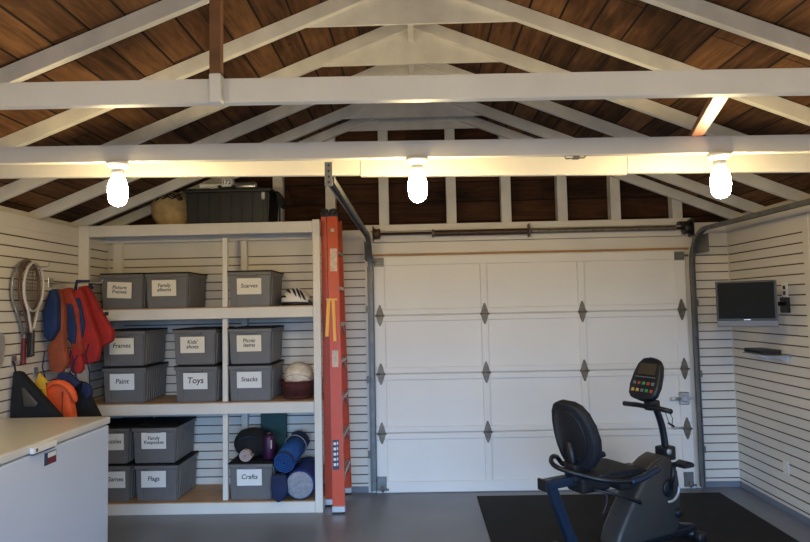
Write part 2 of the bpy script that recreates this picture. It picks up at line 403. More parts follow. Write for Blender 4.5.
# ------------------------------------------------------------------ lamps
def lamp():
    t = thing('ceiling_lamp', '', 'lamp', (0, 2.899, 2.402), 0, 'bare bulb lamps in a row')
    MB().lathe([(.052, 0), (.055, -.006), (.053, -.016), (.036, -.028), (.030, -.034)], n=28).build('lamp_base', 'porcelain', t)
    MB().lathe([(.029, -.030), (.030, -.060), (.026, -.066)], n=20).build('socket', 'porcelain', t)
    MB().lathe([(.020, -.060), (.028, -.072), (.039, -.095), (.0455, -.120), (.047, -.148), (.044, -.176), (.038, -.199), (.022, -.213), (.006, -.218)], n=20).build('bulb', 'bulb', t)
    return t
L0 = lamp(); L0.location.x = -1.463; L0.location.z = 2.419; L0['label'] = 'lit bare bulb lamp on the left, above the grey bins'
for x, y, z, l in ((.018, 2.899, 2.404, 'lit bare bulb lamp in the centre, above the garage door'), (1.487, 2.899, 2.389, 'lit bare bulb lamp on the right, above the door and television'),
                (-1.47, +.519, 2.404, 'lit bare bulb lamp behind the camera, on its left'), (.018, +.519, 2.404, 'lit bare bulb lamp directly behind the camera'), (1.49, +.519, 2.404, 'lit bare bulb lamp behind the camera, on its right')):
    o = copy_tree(L0); o.location = (x, y, z); o['label'] = l
    if y < 2:  # unseen row, added for warm light on the near timbers
        for ch in bpy.data.objects:
            if ch.parent == o and ch.name.startswith('bulb'): ch.data = ch.data.copy(); ch.data.materials[0] = M['bulb_fill']
t = thing('wire_staple', 'small grey metal bracket under the middle tie beam, between centre and right lamps', 'bracket', (.79, 2.899, 2.396))
q = MB(); q.tube([(-.05, 0, -.001), (-.045, 0, -.012), (.045, 0, -.009), (.05, 0, -.001)], .004, 6); q.box((-.012, -.012, -.016), (.02, .012, -.002), .002)
q.build('bracket', 'galv', t)

# ------------------------------------------------------------------ garage door
door = bpy.data.objects.new('door_1', None); COL.objects.link(door); door.location = (1.04, 5.50, 0); door['kind'] = 'structure'
DX0, DX1 = -.392, 2.462; SH = .533
for i in range(4):
    q = MB(); z0 = i*SH+.003; z1 = (i+1)*SH-.003 if i < 3 else 2.142
    q.box((DX0, 5.512, z0-.004), (DX1, 5.535, z1+.004))          # recessed panel sheet
    lo = .10 if i == 0 else .055; hi = .055 if i < 3 else .085
    F0, F1 = 5.496, 5.514
    q.box((DX0, F0, z0), (DX1, F1, z0+lo), .006); q.box((DX0, F0, z1-hi), (DX1, F1, z1), .006)
    for xa, xb in ((DX0, DX0+.105), (.588, .655), (1.475, 1.545), (DX1-.105, DX1)):
        q.box((xa, F0, z0+lo-.001), (xb, F1, z1-hi+.001), .006)
    q.build('door_section', 'door', door, world=True)
q = MB(); q.box((DX0, 5.515, .0), (DX1, 5.60, .004)); q.box((DX0-.06, 5.537, 0), (DX1+.06, 5.56, 2.20)); q.build('seal_and_backing', 'black', door, world=True)  # tall slab behind the seal is added to stop light leaking between sections
def hinge_mb(x, z):
    q = MB(); y0, y1 = 5.489, 5.497
    q.prism([(x-.036, z+.005), (x+.036, z+.005), (x+.022, z+.055), (x+.006, z+.098), (x-.006, z+.098), (x-.022, z+.055)], y0, y1, 'xz', .002, seg=1)
    q.prism([(x-.036, z-.005), (x+.036, z-.005), (x+.022, z-.055), (x+.006, z-.095), (x-.006, z-.095), (x-.022, z-.055)], y0, y1, 'xz', .002, seg=1)
    q.tube([(x-.042, 5.486, z), (x+.042, 5.486, z)], .008, 8)
    for dz in (.035, -.035, .07, -.07): q.ball((x, y0, z+dz), .006, (1, .5, 1), seg=8)
    return q
for i in (1, 2, 3):
    for x in (-.338, .621, 1.510, 2.408): hinge_mb(x, i*SH).build('hinge', 'iron', door, world=True)
for x, sg in ((-.338, -1), (2.408, 1)):
    q = MB(); q.box((x-.045, 5.488, 2.05), (x+.045, 5.500, 2.13), .003); q.tube([(x, 5.47, 2.09), (x+sg*.07, 5.47, 2.09)], .009, 8); q.box((x-.03, 5.46, 2.07), (x+.03, 5.49, 2.11), .003)
    q.build('roller_bracket', 'galv', door, world=True)
    q = MB(); q.box((x-.05, 5.488, .02), (x+.035, 5.500, .15), .003); q.box((x-.055, 5.47, .03), (x+.055, 5.49, .045), .002); q.tube([(x, 5.475, .02), (x, 5.475, .07)], .012, 8)
    q.build('bottom_bracket', 'galv', door, world=True)
q = MB(); q.box((2.345, 5.475, .745), (2.435, 5.500, .86), .008); q.tube([(2.26, 5.472, .80), (2.35, 5.472, .80)], .014, 10); q.box((2.36, 5.46, .775), (2.41, 5.478, .83), .006)
q.box((2.43, 5.48, .79), (2.475, 5.49, .815), .002)
q.build('door_lock', 'steel', door, world=True)
q = MB(); q.tube([(2.27, 5.499, .545), (2.27, 5.470, .545), (2.36, 5.470, .545), (2.36, 5.499, .545)], .008, 8); q.build('pull_handle', 'steel', door, world=True)

# ------------------------------------------------------------------ tracks
def track(x, label, g):
    t = thing('door_track', label, 'door track', (x, 5.44, 0), 0, 'overhead door tracks')
    s_ = 1 if g > 0 else -1
    prof = [(-.021, -.016), (.021, -.016), (.021, .016), (.016, .016), (.016, -.011), (-.016, -.011), (-.016, .016), (-.021, .016)]
    R_ = .30; path = [(5.455, .03)]+[(5.455-R_*(1-math.cos(a)), 2.0+R_*math.sin(a)) for a in [k*PI/2/12 for k in range(13)]]+[(2.93, 2.315 if g < 0 else 2.285)]
    q = MB(); q.sweep([(p[0], p[1]) for p in path], prof); q.move(Matrix.Translation((x, 0, 0)))
    q.build('rail', 'galv', t, world=True)
    q = MB(); q.box((x-.028, 5.496, .02), (x-.022, 5.462, 2.05), .001) if s_ < 0 else q.box((x+.022, 5.496, .02), (x+.028, 5.462, 2.05), .001)
    xx = x+s_*.02
    q.box((xx-.012, 5.492, .02), (xx+.012, 5.497, 2.05), .001)
    q.build('wall_angle', 'galv', t, world=True)
    for z in (.35, 1.02, 1.66):
        q = MB(); q.box((xx-.03, 5.47, z-.03), (xx+.03, 5.497, z+.03), .002); q.ball((xx, 5.466, z), .008, seg=8); q.build('bolt_bracket', 'iron', t, world=True)
    q = MB(); zz = 2.402-.001
    q.box((x-.025, 2.915, 2.28), (x-.021, 2.955, zz), .0005); q.box((x-.025, 2.9155, 2.28), (x+.012, 2.9195, zz), .0005)
    for k in range(4): q.lathe([(.006, -.001), (.006, .001)], c=(x-.004, 2.9148, 2.30+.028*k), axis='y', n=8, mi=1)
    q.build('hanger_strap', ['galv', 'black'], t, world=True)
    q = MB(); q.box((x+s_*.03, 5.20, 2.1), (x+s_*.036, 5.5, 2.26), .001); q.build('corner_plate', 'galv', t, world=True)
track(-.415, 'grey steel track left of the garage door, curving back to the lamp beam', -1)
track(2.505, 'grey steel track right of the garage door, curving along the right wall', 1)
# torsion spring assembly
t = thing('torsion_spring_assembly', 'dark torsion spring and shaft mounted above the garage door', 'door spring', (1.05, 5.42, 2.335))
MB().tube([(-.37, 5.42, 2.343), (2.50, 5.42, 2.335)], .0125, 10).build('shaft', 'rust', t, world=True)
def spring(x0, x1, r, m):
    pts = []; n = int((x1-x0)/.011)
    prof = []
    for k in range(n*2+1): prof.append((r+(.003 if k % 2 else -.002), (x1-x0)*k/(n*2)))
    q = MB(); q.lathe(prof, c=(x0, 5.42, 2.338), axis='x', n=16); return q
spring(.17, 1.02, .026, 0).build('spring', 'rust', t, world=True)
spring(1.06, 2.36, .019, 0).build('spring', 'iron', t, world=True)
for x in (.165, 1.04):
    q = MB(); q.lathe([(.03, -.012), (.038, -.006), (.038, .006), (.03, .012)], c=(x, 5.42, 2.338), axis='x', n=18)
    if x > .5: q.box((x-.004, 5.40, 2.29), (x+.004, 5.499, 2.41), .001)
    q.build('spring_cone', 'iron', t, world=True)
q = MB(); q.lathe([(.034, -.03), (.05, -.024), (.044, 0), (.05, .024), (.034, .03)], c=(-.345, 5.42, 2.343), axis='x', n=20); q.box((-.385, 5.39, 2.28), (-.379, 5.499, 2.42), .001)
q.build('cable_drum', 'rust', t, world=True)
q = MB(); q.lathe([(.04, -.035), (.062, -.028), (.05, 0), (.062, .028), (.04, .035)], c=(2.455, 5.42, 2.335), axis='x', n=20); q.box((2.50, 5.38, 2.26), (2.506, 5.499, 2.42), .001); q.box((2.40, 5.44, 2.37), (2.51, 5.499, 2.40), .002)
q.build('cable_drum', 'black', t, world=True)

# ------------------------------------------------------------------ shelving unit
FY = 5.014; BY = 5.505
t = thing('shelving_unit', 'tall white timber shelving unit full of grey bins along the back wall', 'shelving', (-1.83, 5.26, 0)); SHELF = t
for x0, x1, tp in ((-2.866, -2.778, 2.42), (-1.648, -1.604, 2.30), (-.868, -.806, 2.43)):
    y0 = FY-.002 if x0 != -1.648 else FY+.040
    MB().box((x0, y0, 0 if x0 != -1.648 else .098), (x1, y0+.038, tp), .003).build('front_post', 'paint', t, world=True)
for x0, x1 in ((-2.80, -2.72), (-1.61, -1.555), (-.868, -.806)):
    MB().box((x0, BY-.04, 0), (x1, BY+.015, 2.36), .003).build('back_post', 'paint', t, world=True)
SHZ = (.098, .912, 1.706)
for z in SHZ:
    q = MB(); q.box((-2.776, FY, z-.098), (-.870, FY+.038, z-.009), .003); q.box((-2.86, BY-.075, z-.098), (-.81, BY-.042, z-.017), .002); q.box((-.84, FY+.04, z-.098), (-.81, BY-.08, z-.017), .002); q.box((-2.86, FY+.04, z-.098), (-2.83, BY-.08, z-.017), .002)
    q.build('shelf_frame', 'paint', t, world=True)
    q = MB(); q.box((-2.86, FY+.001, z-.0085), (-.81, BY+.015, z), .001); q.build('shelf_board', 'ply', t, world=True)
q = MB(); q.box((-2.776, FY, 2.322), (-.870, FY+.038, 2.418), .003); q.box((-2.86, FY+.04, 2.40), (-.81, BY+.015, 2.421), .002); q.box((-.84, FY+.04, 2.313), (-.81, BY-.05, 2.39), .002); q.box((-2.86, BY-.075, 2.313), (-.81, BY-.042, 2.39), .002)
q.build('top_deck', 'paint', t, world=True)
TOPZ = 2.422

# ------------------------------------------------------------------ bins
BH = .305; BL = .455
def bin_proto():
    t = thing('storage_bin', '', 'bin', (0, 0, 0), 0, 'grey storage bins with handwritten labels')
    W1, W0 = .186, .168                       # half width at rim and at base
    q = MB()
    y0b, y1b, y0t, y1t = .014, BL-.014, 0., BL
    q.hexa([(-W0, y0b, 0), (W0, y0b, 0), (W0, y1b, 0), (-W0, y1b, 0)], [(-W1+.008, y0t+.008, BH-.035), (W1-.008, y0t+.008, BH-.035), (W1-.008, y1t-.008, BH-.035), (-W1+.008, y1t-.008, BH-.035)], bev=.006)
    # ribs on the long sides
    for sg in (-1, 1):
        for k in range(9):
            y = .06+k*(BL-.12)/8
            q.hexa([(sg*(W0-.004), y-.009, .01), (sg*(W0+.009), y-.009, .01), (sg*(W0+.009), y+.009, .01), (sg*(W0-.004), y+.009, .01)],
                   [(sg*(W1-.012), y-.009, BH-.04), (sg*(W1+.001), y-.009, BH-.04), (sg*(W1+.001), y+.009, BH-.04), (sg*(W1-.012), y+.009, BH-.04)])
    # raised corner columns of the front face
    for sg in (-1, 1):
        q.hexa([(sg*(W0-.055), .009, .01), (sg*(W0-.006), .009, .01), (sg*(W0-.006), .02, .01), (sg*(W0-.055), .02, .01)],
               [(sg*(W1-.085), -.001, BH-.05), (sg*(W1-.014), -.001, BH-.05), (sg*(W1-.014), .012, BH-.05), (sg*(W1-.085), .012, BH-.05)])
    q.build('body', 'bin', t)
    q = MB(); q.box((-W1-.001, -.006, BH-.040), (W1+.001, BL+.006, BH-.012), .006, seg=2)
    q.build('rim', 'bin', t)
    q = MB(); q.box((-.062, -.018, BH-.050), (.062, .006, BH-.030), .007, seg=2); q.build('handle', 'bin', t)
    q = MB(); q.box((-W1-.004, -.004, BH-.012), (W1+.004, BL+.008, BH), .004, seg=2)
    for k in range(5): q.box((-W1+.03, .04+k*.085, BH), (W1-.03, .075+k*.085, BH+.003), .001)
    q.build('lid', 'lid', t, label='black lid')
    return t
PROTO = bin_proto()
usedp = [False]
def place_bin(x, z, words, label, lx=-.03, lz=.185, size=.05, warm=True, rot=0., dy=0., tilt=0.):
    o = PROTO if not usedp[0] else copy_tree(PROTO); usedp[0] = True
    o.location = (x, 5.047+dy, z); o.rotation_euler.z = rot; o['label'] = label
    if words is None: return o
    bins.append((o, words, lx, lz, size, warm, tilt)); return o
bins = []
z1, z2, z3 = SHZ[0]+.001, SHZ[1]+.001, SHZ[2]+.001
ST = BH+.006
place_bin(-2.508, z3, 'Picture\nFrames', 'grey bin with a pinkish two-line label, leftmost on the top shelf, beside the left wall', -.015, .160, .045, tilt=.05)
place_bin(-2.122, z3, 'Family\nalbums', 'grey bin with a two-line cream label, second from left on the top shelf', -.018, .170, .045)
place_bin(-1.412, z3, 'Scarves', 'grey bin labelled Scarves on the top shelf, beside the white helmet', -.002, .170, .05)
place_bin(-2.482, z2, 'Paint', 'grey bin labelled Paint on the middle shelf, bottom of its stack by the left wall', -.012, .180, .06, warm=False)
place_bin(-2.492, z2+ST, 'Frames', 'grey bin labelled Frames on the middle shelf, top of its stack behind the life vests', -.008, .168, .055)
place_bin(-1.872, z2, 'Toys', 'grey bin labelled Toys on the middle shelf, left of the divider, bottom of its stack', -.0, .176, .075, warm=False, rot=-.04)
place_bin(-1.885, z2+ST, "Kids'\nshoes", "grey bin labelled Kids' shoes on the middle shelf, top of the stack above Toys", -.012, .168, .048, rot=-.03)
place_bin(-1.412, z2, 'Snacks', 'grey bin labelled Snacks on the middle shelf, next to the dark red basket', -.005, .178, .055, warm=False)
place_bin(-1.412, z2+ST, 'Picnic\nitems', 'grey bin labelled Picnic items on the middle shelf, above the Snacks bin', -.005, .172, .048)
place_bin(-2.610, z1, '  Games', 'grey bin half hidden by the freezer on the bottom shelf, bottom of its stack', .045, .185, .055, warm=False)
place_bin(-2.625, z1+ST, '  Puzzles', 'grey bin half hidden by the freezer on the bottom shelf, top of its stack', .045, .185, .05, warm=False)
place_bin(-2.203, z1, 'Flags', 'grey bin labelled Flags on the bottom shelf, right of the freezer, bottom of its stack', -.02, .185, .055, warm=False)
place_bin(-2.223, z1+ST, 'Family\nKeepsakes', 'grey bin labelled Family Keepsakes on the bottom shelf, above the Flags bin', -.0, .19, .042, warm=False)
place_bin(-1.412, z1, 'Crafts', 'grey bin labelled Crafts on the bottom shelf under the black bag', -.008, .188, .058, warm=False)
for o, words, lx, lz, size, warm, tilt in bins:
    q = MB(); mt = Matrix.Translation((lx, 0, lz)) @ Matrix.Rotation(.042, 4, 'X') @ Matrix.Rotation(tilt, 4, 'Y')
    q.box((-.104, -.0085, -.068), (.104, -.007, .068), mtx=mt)
    c = q.build('paper_label', 'card' if warm else 'cardw', o)
    text_mesh(words, size*.95, 'lettering', 'ink', c, mt @ Matrix.Translation((0, -.0092, .004)) @ FACE)

# ------------------------------------------------------------------ things on top of the shelving
q = MB(); q.ball((0, 0, .168), .168, (1.12, .72, 1.), seg=28)
for v in q.bm.verts:
    v.co += Vector((math.sin(v.co.z*31+v.co.x*17), 0, math.sin(v.co.x*29+v.co.z*11)))*.006
    if v.co.z < .03: v.co.z = .002+max(0, v.co.z)*.05
t = thing('stuff_sack', 'round tan canvas sack with dark drawstrings on top of the shelving', 'bag', (-2.185, 5.305, TOPZ))
q.build('sack', 'beige', t)
q = MB(); zt_ = .0
for a0, ph in ((0, 0), (.5, 2), (1.1, 4)):
    pts = []
    for k in range(15):
        a = k/14*2.2-1.1+a0*.2
        x = .13*math.sin(a); z = .168+math.sqrt(max(0, 1-(x/.19)**2))*.13*(1-.25*a0)+.012*math.sin(k*1.7+ph)
        zz = min(z, .30); rr_ = 1-(x/.19)**2-((zz-.168)/.17)**2
        pts.append((x, -.125*math.sqrt(max(.01, rr_))-.004, zz))
    q.tube(pts, .006, 6)
q.build('drawstring', 'blackf', t)
t = thing('tool_chest', 'black ribbed plastic trunk on top of the shelving', 'trunk', (-1.615, 5.26, TOPZ))
q = MB(); q.hexa([(-.35, -.16, .0), (.35, -.16, .0), (.35, .2, .0), (-.35, .2, .0)], [(-.365, -.17, .275), (.365, -.17, .275), (.365, .21, .275), (-.365, .21, .275)], bev=.012)
for k in range(7):
    x = -.29+k*.095; q.hexa([(x-.036, -.168, .015), (x+.036, -.168, .015), (x+.036, -.155, .015), (x-.036, -.155, .015)], [(x-.038, -.179, .26), (x+.038, -.179, .26), (x+.038, -.165, .26), (x-.038, -.165, .26)], bev=.003)
q.build('body', 'crate', t)
q = MB(); q.box((-.385, -.19, .275), (.385, .225, .305), .01, seg=2)
for k in range(6): q.box((-.35+k*.12, -.17, .305), (-.27+k*.12, .20, .311), .002)
q.build('lid', 'crate', t)
q = MB(); q.box((.30, -.196, .20), (.335, -.176, .265), .004); q.build('latch', 'steel', t)
t = thing('bench_tool', 'silver and white bench tool marked 172, lying on the black trunk lid', 'tool', (-1.64, 5.26, TOPZ+.312))
q = MB(); q.box((-.245, -.10, .0), (-.05, .06, .014), .003); q.box((-.245, -.10, .022), (-.05, .04, .055), .004); q.box((-.235, -.08, .01), (-.06, .03, .024), .002); q.build('bed', 'white', t)
q = MB(); q.box((-.055, -.135, -.001), (.055, -.09, .018), .006); q.box((-.075, -.12, .012), (-.045, -.09, .035), .004); q.box((.045, -.12, .012), (.075, -.09, .035), .004); q.build('handle', 'black', t)
q = MB(); q.box((-.045, -.11, .018), (.045, -.02, .095), .006); b_ = q.build('head', 'white', t)
text_mesh('172', .055, 'lettering', 'ink', b_, Matrix.Translation((0, -.1108, .062)) @ FACE, shear=0)
MB().lathe([(.030, 0), (.036, .01), (.036, .19), (.030, .20), (.01, .202)], c=(.045, -.04, .037), axis='x', n=24).build('motor', 'steel', t)
t = thing('strap_bag', 'black pouch hanging over the right end of the black trunk', 'bag', (-1.195, 5.25, TOPZ))
q = MB(); q.prism([(-.028, .285), (.0, .295), (.03, .25), (.048, .20), (.044, .15), (.02, .145), (-.002, .17), (-.01, .24)], -.08, .06, 'xz', .008, smooth=True); q.build('pouch', 'blackf', t, sub=1)
q = MB(); q.box((-.0, -.06, .004), (.014, -.035, .16), .002); q.build('strap', 'navyf', t)

# ------------------------------------------------------------------ helmet, basket, ball
t = thing('bike_helmet', 'white bicycle helmet with black vents on the top shelf, beside the Scarves bin', 'helmet', (-1.045, 5.20, z3))
q = MB(); q.ball((0, 0, .040), .12, (1.10, .80, .92), seg=32)
def hz(x, z): return z*(1-.28*max(0, (x-.02)/.12)**1.3) if x > .02 else z      # lower towards the tail on the right
for v in q.bm.verts:
    if v.co.z < .034: v.co.z = .034+(v.co.z-.034)*.15
    v.co.z = hz(v.co.x, v.co.z)
q.build('shell', 'helmet', t)
q = MB()
for x0, e0, ln in ((-.045, .62, .95), (.005, .35, 1.15), (.045, .20, 1.15), (.082, .12, 1.0), (-.085, .35, .5)):
    pts = []
    for k in range(9):
        f_ = k/8; e_ = e0+f_*ln; x = x0-.055*(f_-.2)
        w = math.sqrt(max(.03, 1-(x/.132)**2)); y = -math.cos(e_)*.098*w; z = .040+math.sin(e_)*.112*w
        pts.append((x, y, hz(x, z)))
    q.tube(pts, .008, 8, rr=[.002, .006, .009, .010, .010, .010, .008, .006, .002])
q.build('vent', 'black', t)
q = MB(); q.lathe([(.112, 0), (.127, .006), (.129, .024), (.122, .034)], n=32); q.move(Matrix.Diagonal((1, .76, 1, 1))); q.prism([(.06, .0), (.145, .0), (.125, .045), (.08, .06)], -.05, .05, 'xz', .008, smooth=True)
q.build('rim', 'black', t)
t = thing('wicker_basket', 'dark red wicker basket on the middle shelf, right of the Snacks bin', 'basket', (-1.035, 5.20, z2))
prof = [(.115, 0), (.12, .004)]
for k in range(12): prof.append((.123+.028*k/11+(.005 if k % 2 else 0), .008+.012*k))
prof += [(.160, .142), (.163, .150), (.158, .156), (.148, .150), (.140, .03), (.0, .026)]
MB().lathe(prof, n=36).build('weave', 'basket', t)
t = thing('play_ball', 'cream ball with dark seam lines sitting in the wicker basket', 'ball', (-1.03, 5.20, z2+.045))
MB().ball((0, 0, .135), .126, seg=32).build('ball_skin', 'ball', t)
q = MB()
for ax, ang in (('X', .5), ('X', -.6), ('Y', 1.1), ('Z', .3), ('Y', -.5)):
    Rm = Matrix.Rotation(ang, 4, ax) @ (Matrix.Rotation(PI/2, 4, 'X') if ax != 'X' else Matrix.Identity(4))
    off = .03 if ang > 0 else -.045; r_ = math.sqrt(.1265**2-off**2)
    q.tube([Vector((0, 0, .135))+(Rm.to_3x3() @ Vector((r_*math.cos(2*PI*k/36), r_*math.sin(2*PI*k/36), off))) for k in range(36)], .0022, 5, closed=True)
q.build('seam', 'seamc', t)

# ------------------------------------------------------------------ bottom right bay
topbin = z1+BH+.004
t = thing('duffel_bag', 'black rounded duffel bag on top of the Crafts bin', 'bag', (-1.43, 5.24, topbin))
q = MB(); q.ball((-.02, 0, .122), .125, (1.22, 1.25, 1.0), seg=24); q.ball((.09, .03, .07), .08, (1.3, 1.3, .85), seg=20)
for v in q.bm.verts:
    v.co.z += .006*math.sin(v.co.x*40)*math.cos(v.co.y*30)
    if v.co.z < .008: v.co.z = .001
q.build('bag_body', 'blackf', t)
q = MB(); q.tube([(-.12, -.10, .16), (-.06, -.135, .19), (.0, -.135, .2), (.05, -.11, .18)], .006, 6); q.build('strap', 'navyf', t)
t = thing('foam_roll', 'small pale pink rolled foam sticking out of the black duffel bag', 'roll', (-1.455, 5.085, topbin+.003))
pts = []
q = MB(); R0 = Matrix.Rotation(.5, 4, 'Y')
def spiral(q, c, rmax, turns, y0, y1, th, mtx=None, mi=0):
    t_ = bmesh.new(); n = int(turns*20); rows = []
    for k in range(n+1):
        a = 2*PI*turns*k/n; r = .006+(rmax-.006-th/2)*k/n
        ring = []
        for rr_ in (r-th/2, r+th/2):
            for y in (y0, y1): ring.append(t_.verts.new((c[0]+rr_*math.cos(a), y, c[1]+rr_*math.sin(a))))
        rows.append(ring)
    for A, B in zip(rows, rows[1:]):
        for i, j in ((0, 1), (1, 3), (3, 2), (2, 0)): t_.faces.new((A[i], A[j], B[j], B[i]))
    for e_ in (rows[0], rows[-1]): t_.faces.new((e_[0], e_[1], e_[3], e_[2]))
    bmesh.ops.recalc_face_normals(t_, faces=t_.faces)
    q._merge(t_, mi, False, mtx)
spiral(q, (0, .056), .056, 3, -.045, .06, .010)
q.build('foam', 'pink', t)
t = thing('water_bottle', 'purple bottle standing on the Crafts bin behind the blue mat', 'bottle', (-1.285, 5.17, topbin))
MB().lathe([(.045, 0), (.049, .006), (.049, .175), (.040, .195), (.028, .202)], n=24).build('bottle_body', 'purple', t)
MB().lathe([(.030, .200), (.030, .222), (.024, .227)], n=20).build('cap', 'black', t)
q = MB(); q.box((.022, -.046, .09), (.034, -.036, .16), .002); q.build('highlight_strip', 'pink', t)
bpy.data.objects['highlight_strip'].name = 'painted_highlight'  # pale strip painted on as a highlight of the bottle
t = thing('folded_board', 'dark green folded board standing at the back of the bottom shelf', 'board', (-1.31, 5.45, z1))
q = MB(); q.box((-.115, -.022, 0), (.115, -.002, .70), .004); q.build('front_leaf', 'green', t)
q = MB(); q.box((-.115, .002, 0), (.115, .018, .70), .004); q.build('back_leaf', 'green', t)
# blue exercise mat roll lying across the rolls
def aim(a, b):
    d = (Vector(b)-Vector(a)); L = d.length; r = Vector((0, 1, 0)).rotation_difference(d.normalized()).to_matrix().to_4x4()
    return Matrix.Translation(a) @ r, L
a, b_ = (-1.125, 5.00, .412), (-1.070, 5.42, .510); mt, L = aim(a, b_)
t = thing('exercise_mat', 'bright blue rolled exercise mat with spiral end lying on the bottom shelf rolls', 'mat', a)
q = MB(); spiral(q, (0, 0), .094, 4, 0, L, .0145, mt); q.lathe([(.008, .035), (.088, .036), (.088, L-.01), (.008, L-.008)], axis='y', n=24, mtx=mt)
q.build('mat_roll', 'matblue', t, world=True)
q = MB(); q.lathe([(.008, .020), (.090, .021), (.090, .030), (.008, .031)], axis='y', n=24, mtx=mt); q.build('gap_shade', 'navyf', t, world=True)  # dark disc puts the shade between the turns of the roll
q = MB()
for yy in (.33,): q.tube([mt @ Vector((.097*math.cos(2*PI*k/28), L*.72, .097*math.sin(2*PI*k/28))) for k in range(28)], .004, 6, closed=True)
q.build('strap', 'greyf', t, world=True)
a, b_ = (-.992, 4.995, .230), (-.985, 5.44, .240); mt, L = aim(a, b_)
t = thing('sleeping_bag', 'dark blue rolled sleeping bag with a grey round end on the bottom shelf', 'sleeping bag', a)
q = MB(); q.lathe([(.112, .0), (.119, .012), (.124, .05), (.119, .11), (.124, .19), (.119, .27), (.124, .35), (.119, L-.02), (.09, L)], axis='y', n=36, mtx=mt); q.build('bag_roll', 'sleep', t, world=True)
q = MB(); q.lathe([(.03, -.010), (.07, -.009), (.106, -.005), (.114, .004)], axis='y', n=36, mtx=mt)
spiral(q, (0, 0), .098, 4, -.013, .0, .008, mt); q.build('rolled_end', 'greyf', t, world=True)
q = MB(); q.tube([(.126*math.cos(a_)-.988, 5.28, .236+.126*math.sin(a_)) for a_ in [2*PI*k/30 for k in range(30)]], .005, 6, closed=True); q.build('tie', 'navyf', t, world=True)
t = thing('dark_cushion', 'navy stuffed cloth sack with a pointed end, hanging over the bottom shelf edge', 'sack', (-1.15, 5.0, .2))
q = MB(); q.prism([(-1.218, .325), (-1.10, .325), (-1.082, .20), (-1.105, .14), (-1.163, .095), (-1.215, .145), (-1.222, .22)], 4.955, 5.010, 'xz', .014, smooth=True); q.build('sack_front', 'navyf', t, world=True, sub=1)
q = MB(); q.hexa([(-1.205, 5.00, .105), (-1.10, 5.00, .105), (-1.10, 5.35, .105), (-1.205, 5.35, .105)], [(-1.19, 5.00, .32), (-1.09, 5.00, .32), (-1.09, 5.35, .32), (-1.19, 5.35, .32)], bev=.03); q.build('sack_body', 'navyf', t, world=True)

# ------------------------------------------------------------------ ladder
t = thing('step_ladder', 'tall folded orange fibreglass step ladder standing right of the shelving', 'ladder', (-.70, 5.23, 0))
def railpt(f, near, x0b, x1b, x0t, x1t, yb, yt, top):
    return None
def rail(name, xb, xt, yb, yt, z0, z1, th=.028):
    """channel side rail between bottom and top; xb, xt are (x0, x1); yb, yt the outer face; th its flange depth (sign = inwards)"""
    q = MB()
    def q4(f0, f1, ya, yc):   # a slab between fractions of the width
        def P(xr, y): return [(xr[0]+(xr[1]-xr[0])*f0, y+ya), (xr[0]+(xr[1]-xr[0])*f1, y+ya), (xr[0]+(xr[1]-xr[0])*f1, y+yc), (xr[0]+(xr[1]-xr[0])*f0, y+yc)]
        q.hexa([(a_, b2, z0) for a_, b2 in P(xb, yb)], [(a_, b2, z1) for a_, b2 in P(xt, yt)])
    s_ = 1 if th > 0 else -1
    q4(0, 1, 0, s_*.005); q4(0, .05, s_*.005, th); q4(.95, 1, s_*.005, th)
    return q.build(name, 'fiberglass', t, world=True)
rail('front_rail', (-.722, -.620), (-.752, -.664), 4.985, 5.085, .045, 2.475)
rail('front_rail', (-.722, -.620), (-.752, -.664), 5.508, 5.400, .045, 2.475, -.028)
rail('rear_rail', (-.812, -.750), (-.806, -.760), 5.170, 5.100, .045, 2.49)
rail('rear_rail', (-.812, -.750), (-.806, -.760), 5.400, 5.385, .045, 2.49, -.028)
def lerp(a, b, f): return a+(b-a)*f
for k in range(1, 8):
    z = .31*k+.0; f = z/2.44; x1 = lerp(-.620, -.664, f)-.002; x0 = x1-.078; ya = lerp(4.990, 5.090, f)+.001; yb = lerp(5.503, 5.395, f)-.001
    q = MB(); q.box((x0, ya, z-.006), (x1, yb, z), .001); q.box((x1-.004, ya, z-.028), (x1+.002, yb, z), .001); q.box((x0, ya, z-.028), (x0+.004, yb, z), .001)
    for j in range(4): q.box((x0+.012+j*.018, ya+.01, z), (x0+.018+j*.018, yb-.01, z+.002))
    q.build('step', 'alu', t, world=True)
for k in (1, 2, 3, 4, 5):
    z = .31*k; f = z/2.44; x1 = lerp(-.620, -.664, f)-.006
    q = MB(); q.tube([(x1, lerp(4.995, 5.09, f)+.015, z-.105), (x1-.002, lerp(4.995, 5.09, f)+.10, z-.012)], .006, 6); q.build('step_brace', 'alu', t, world=True)
    q = MB(); q.tube([(x1, lerp(5.49, 5.39, f)-.015, z-.105), (x1-.002, lerp(5.49, 5.39, f)-.10, z-.012)], .006, 6); q.build('step_brace', 'alu', t, world=True)
for k in (1, 3, 5, 7):
    z = .31*k; f = z/2.46; q = MB(); q.tube([(-.783, lerp(5.176, 5.106, f), z), (-.783, lerp(5.394, 5.379, f), z)], .009, 8); q.build('rear_strut', 'alu', t, world=True)
for (xa, xb_, ya, yb) in ((-.725, -.617, 4.975, 5.02), (-.725, -.617, 5.475, 5.515), (-.815, -.747, 5.16, 5.205), (-.815, -.747, 5.365, 5.41)):
    q = MB(); q.box((xa, ya, .012), (xb_, yb, .062), .004); q.box((xa+.002, ya, 0), (xb_-.002, yb, .013), .003, mi=1); q.build('foot', ['alu', 'black'], t, world=True)
q = MB(); q.box((-.808, 5.07, 2.462), (-.660, 5.415, 2.505), .008, seg=2)
for x in (-.78, -.73, -.68): q.lathe([(.014, 0), (.014, .006), (.008, .008)], c=(x, 5.068, 2.48), axis='y', n=12, mtx=Matrix.Translation((0, -.008, 0)))
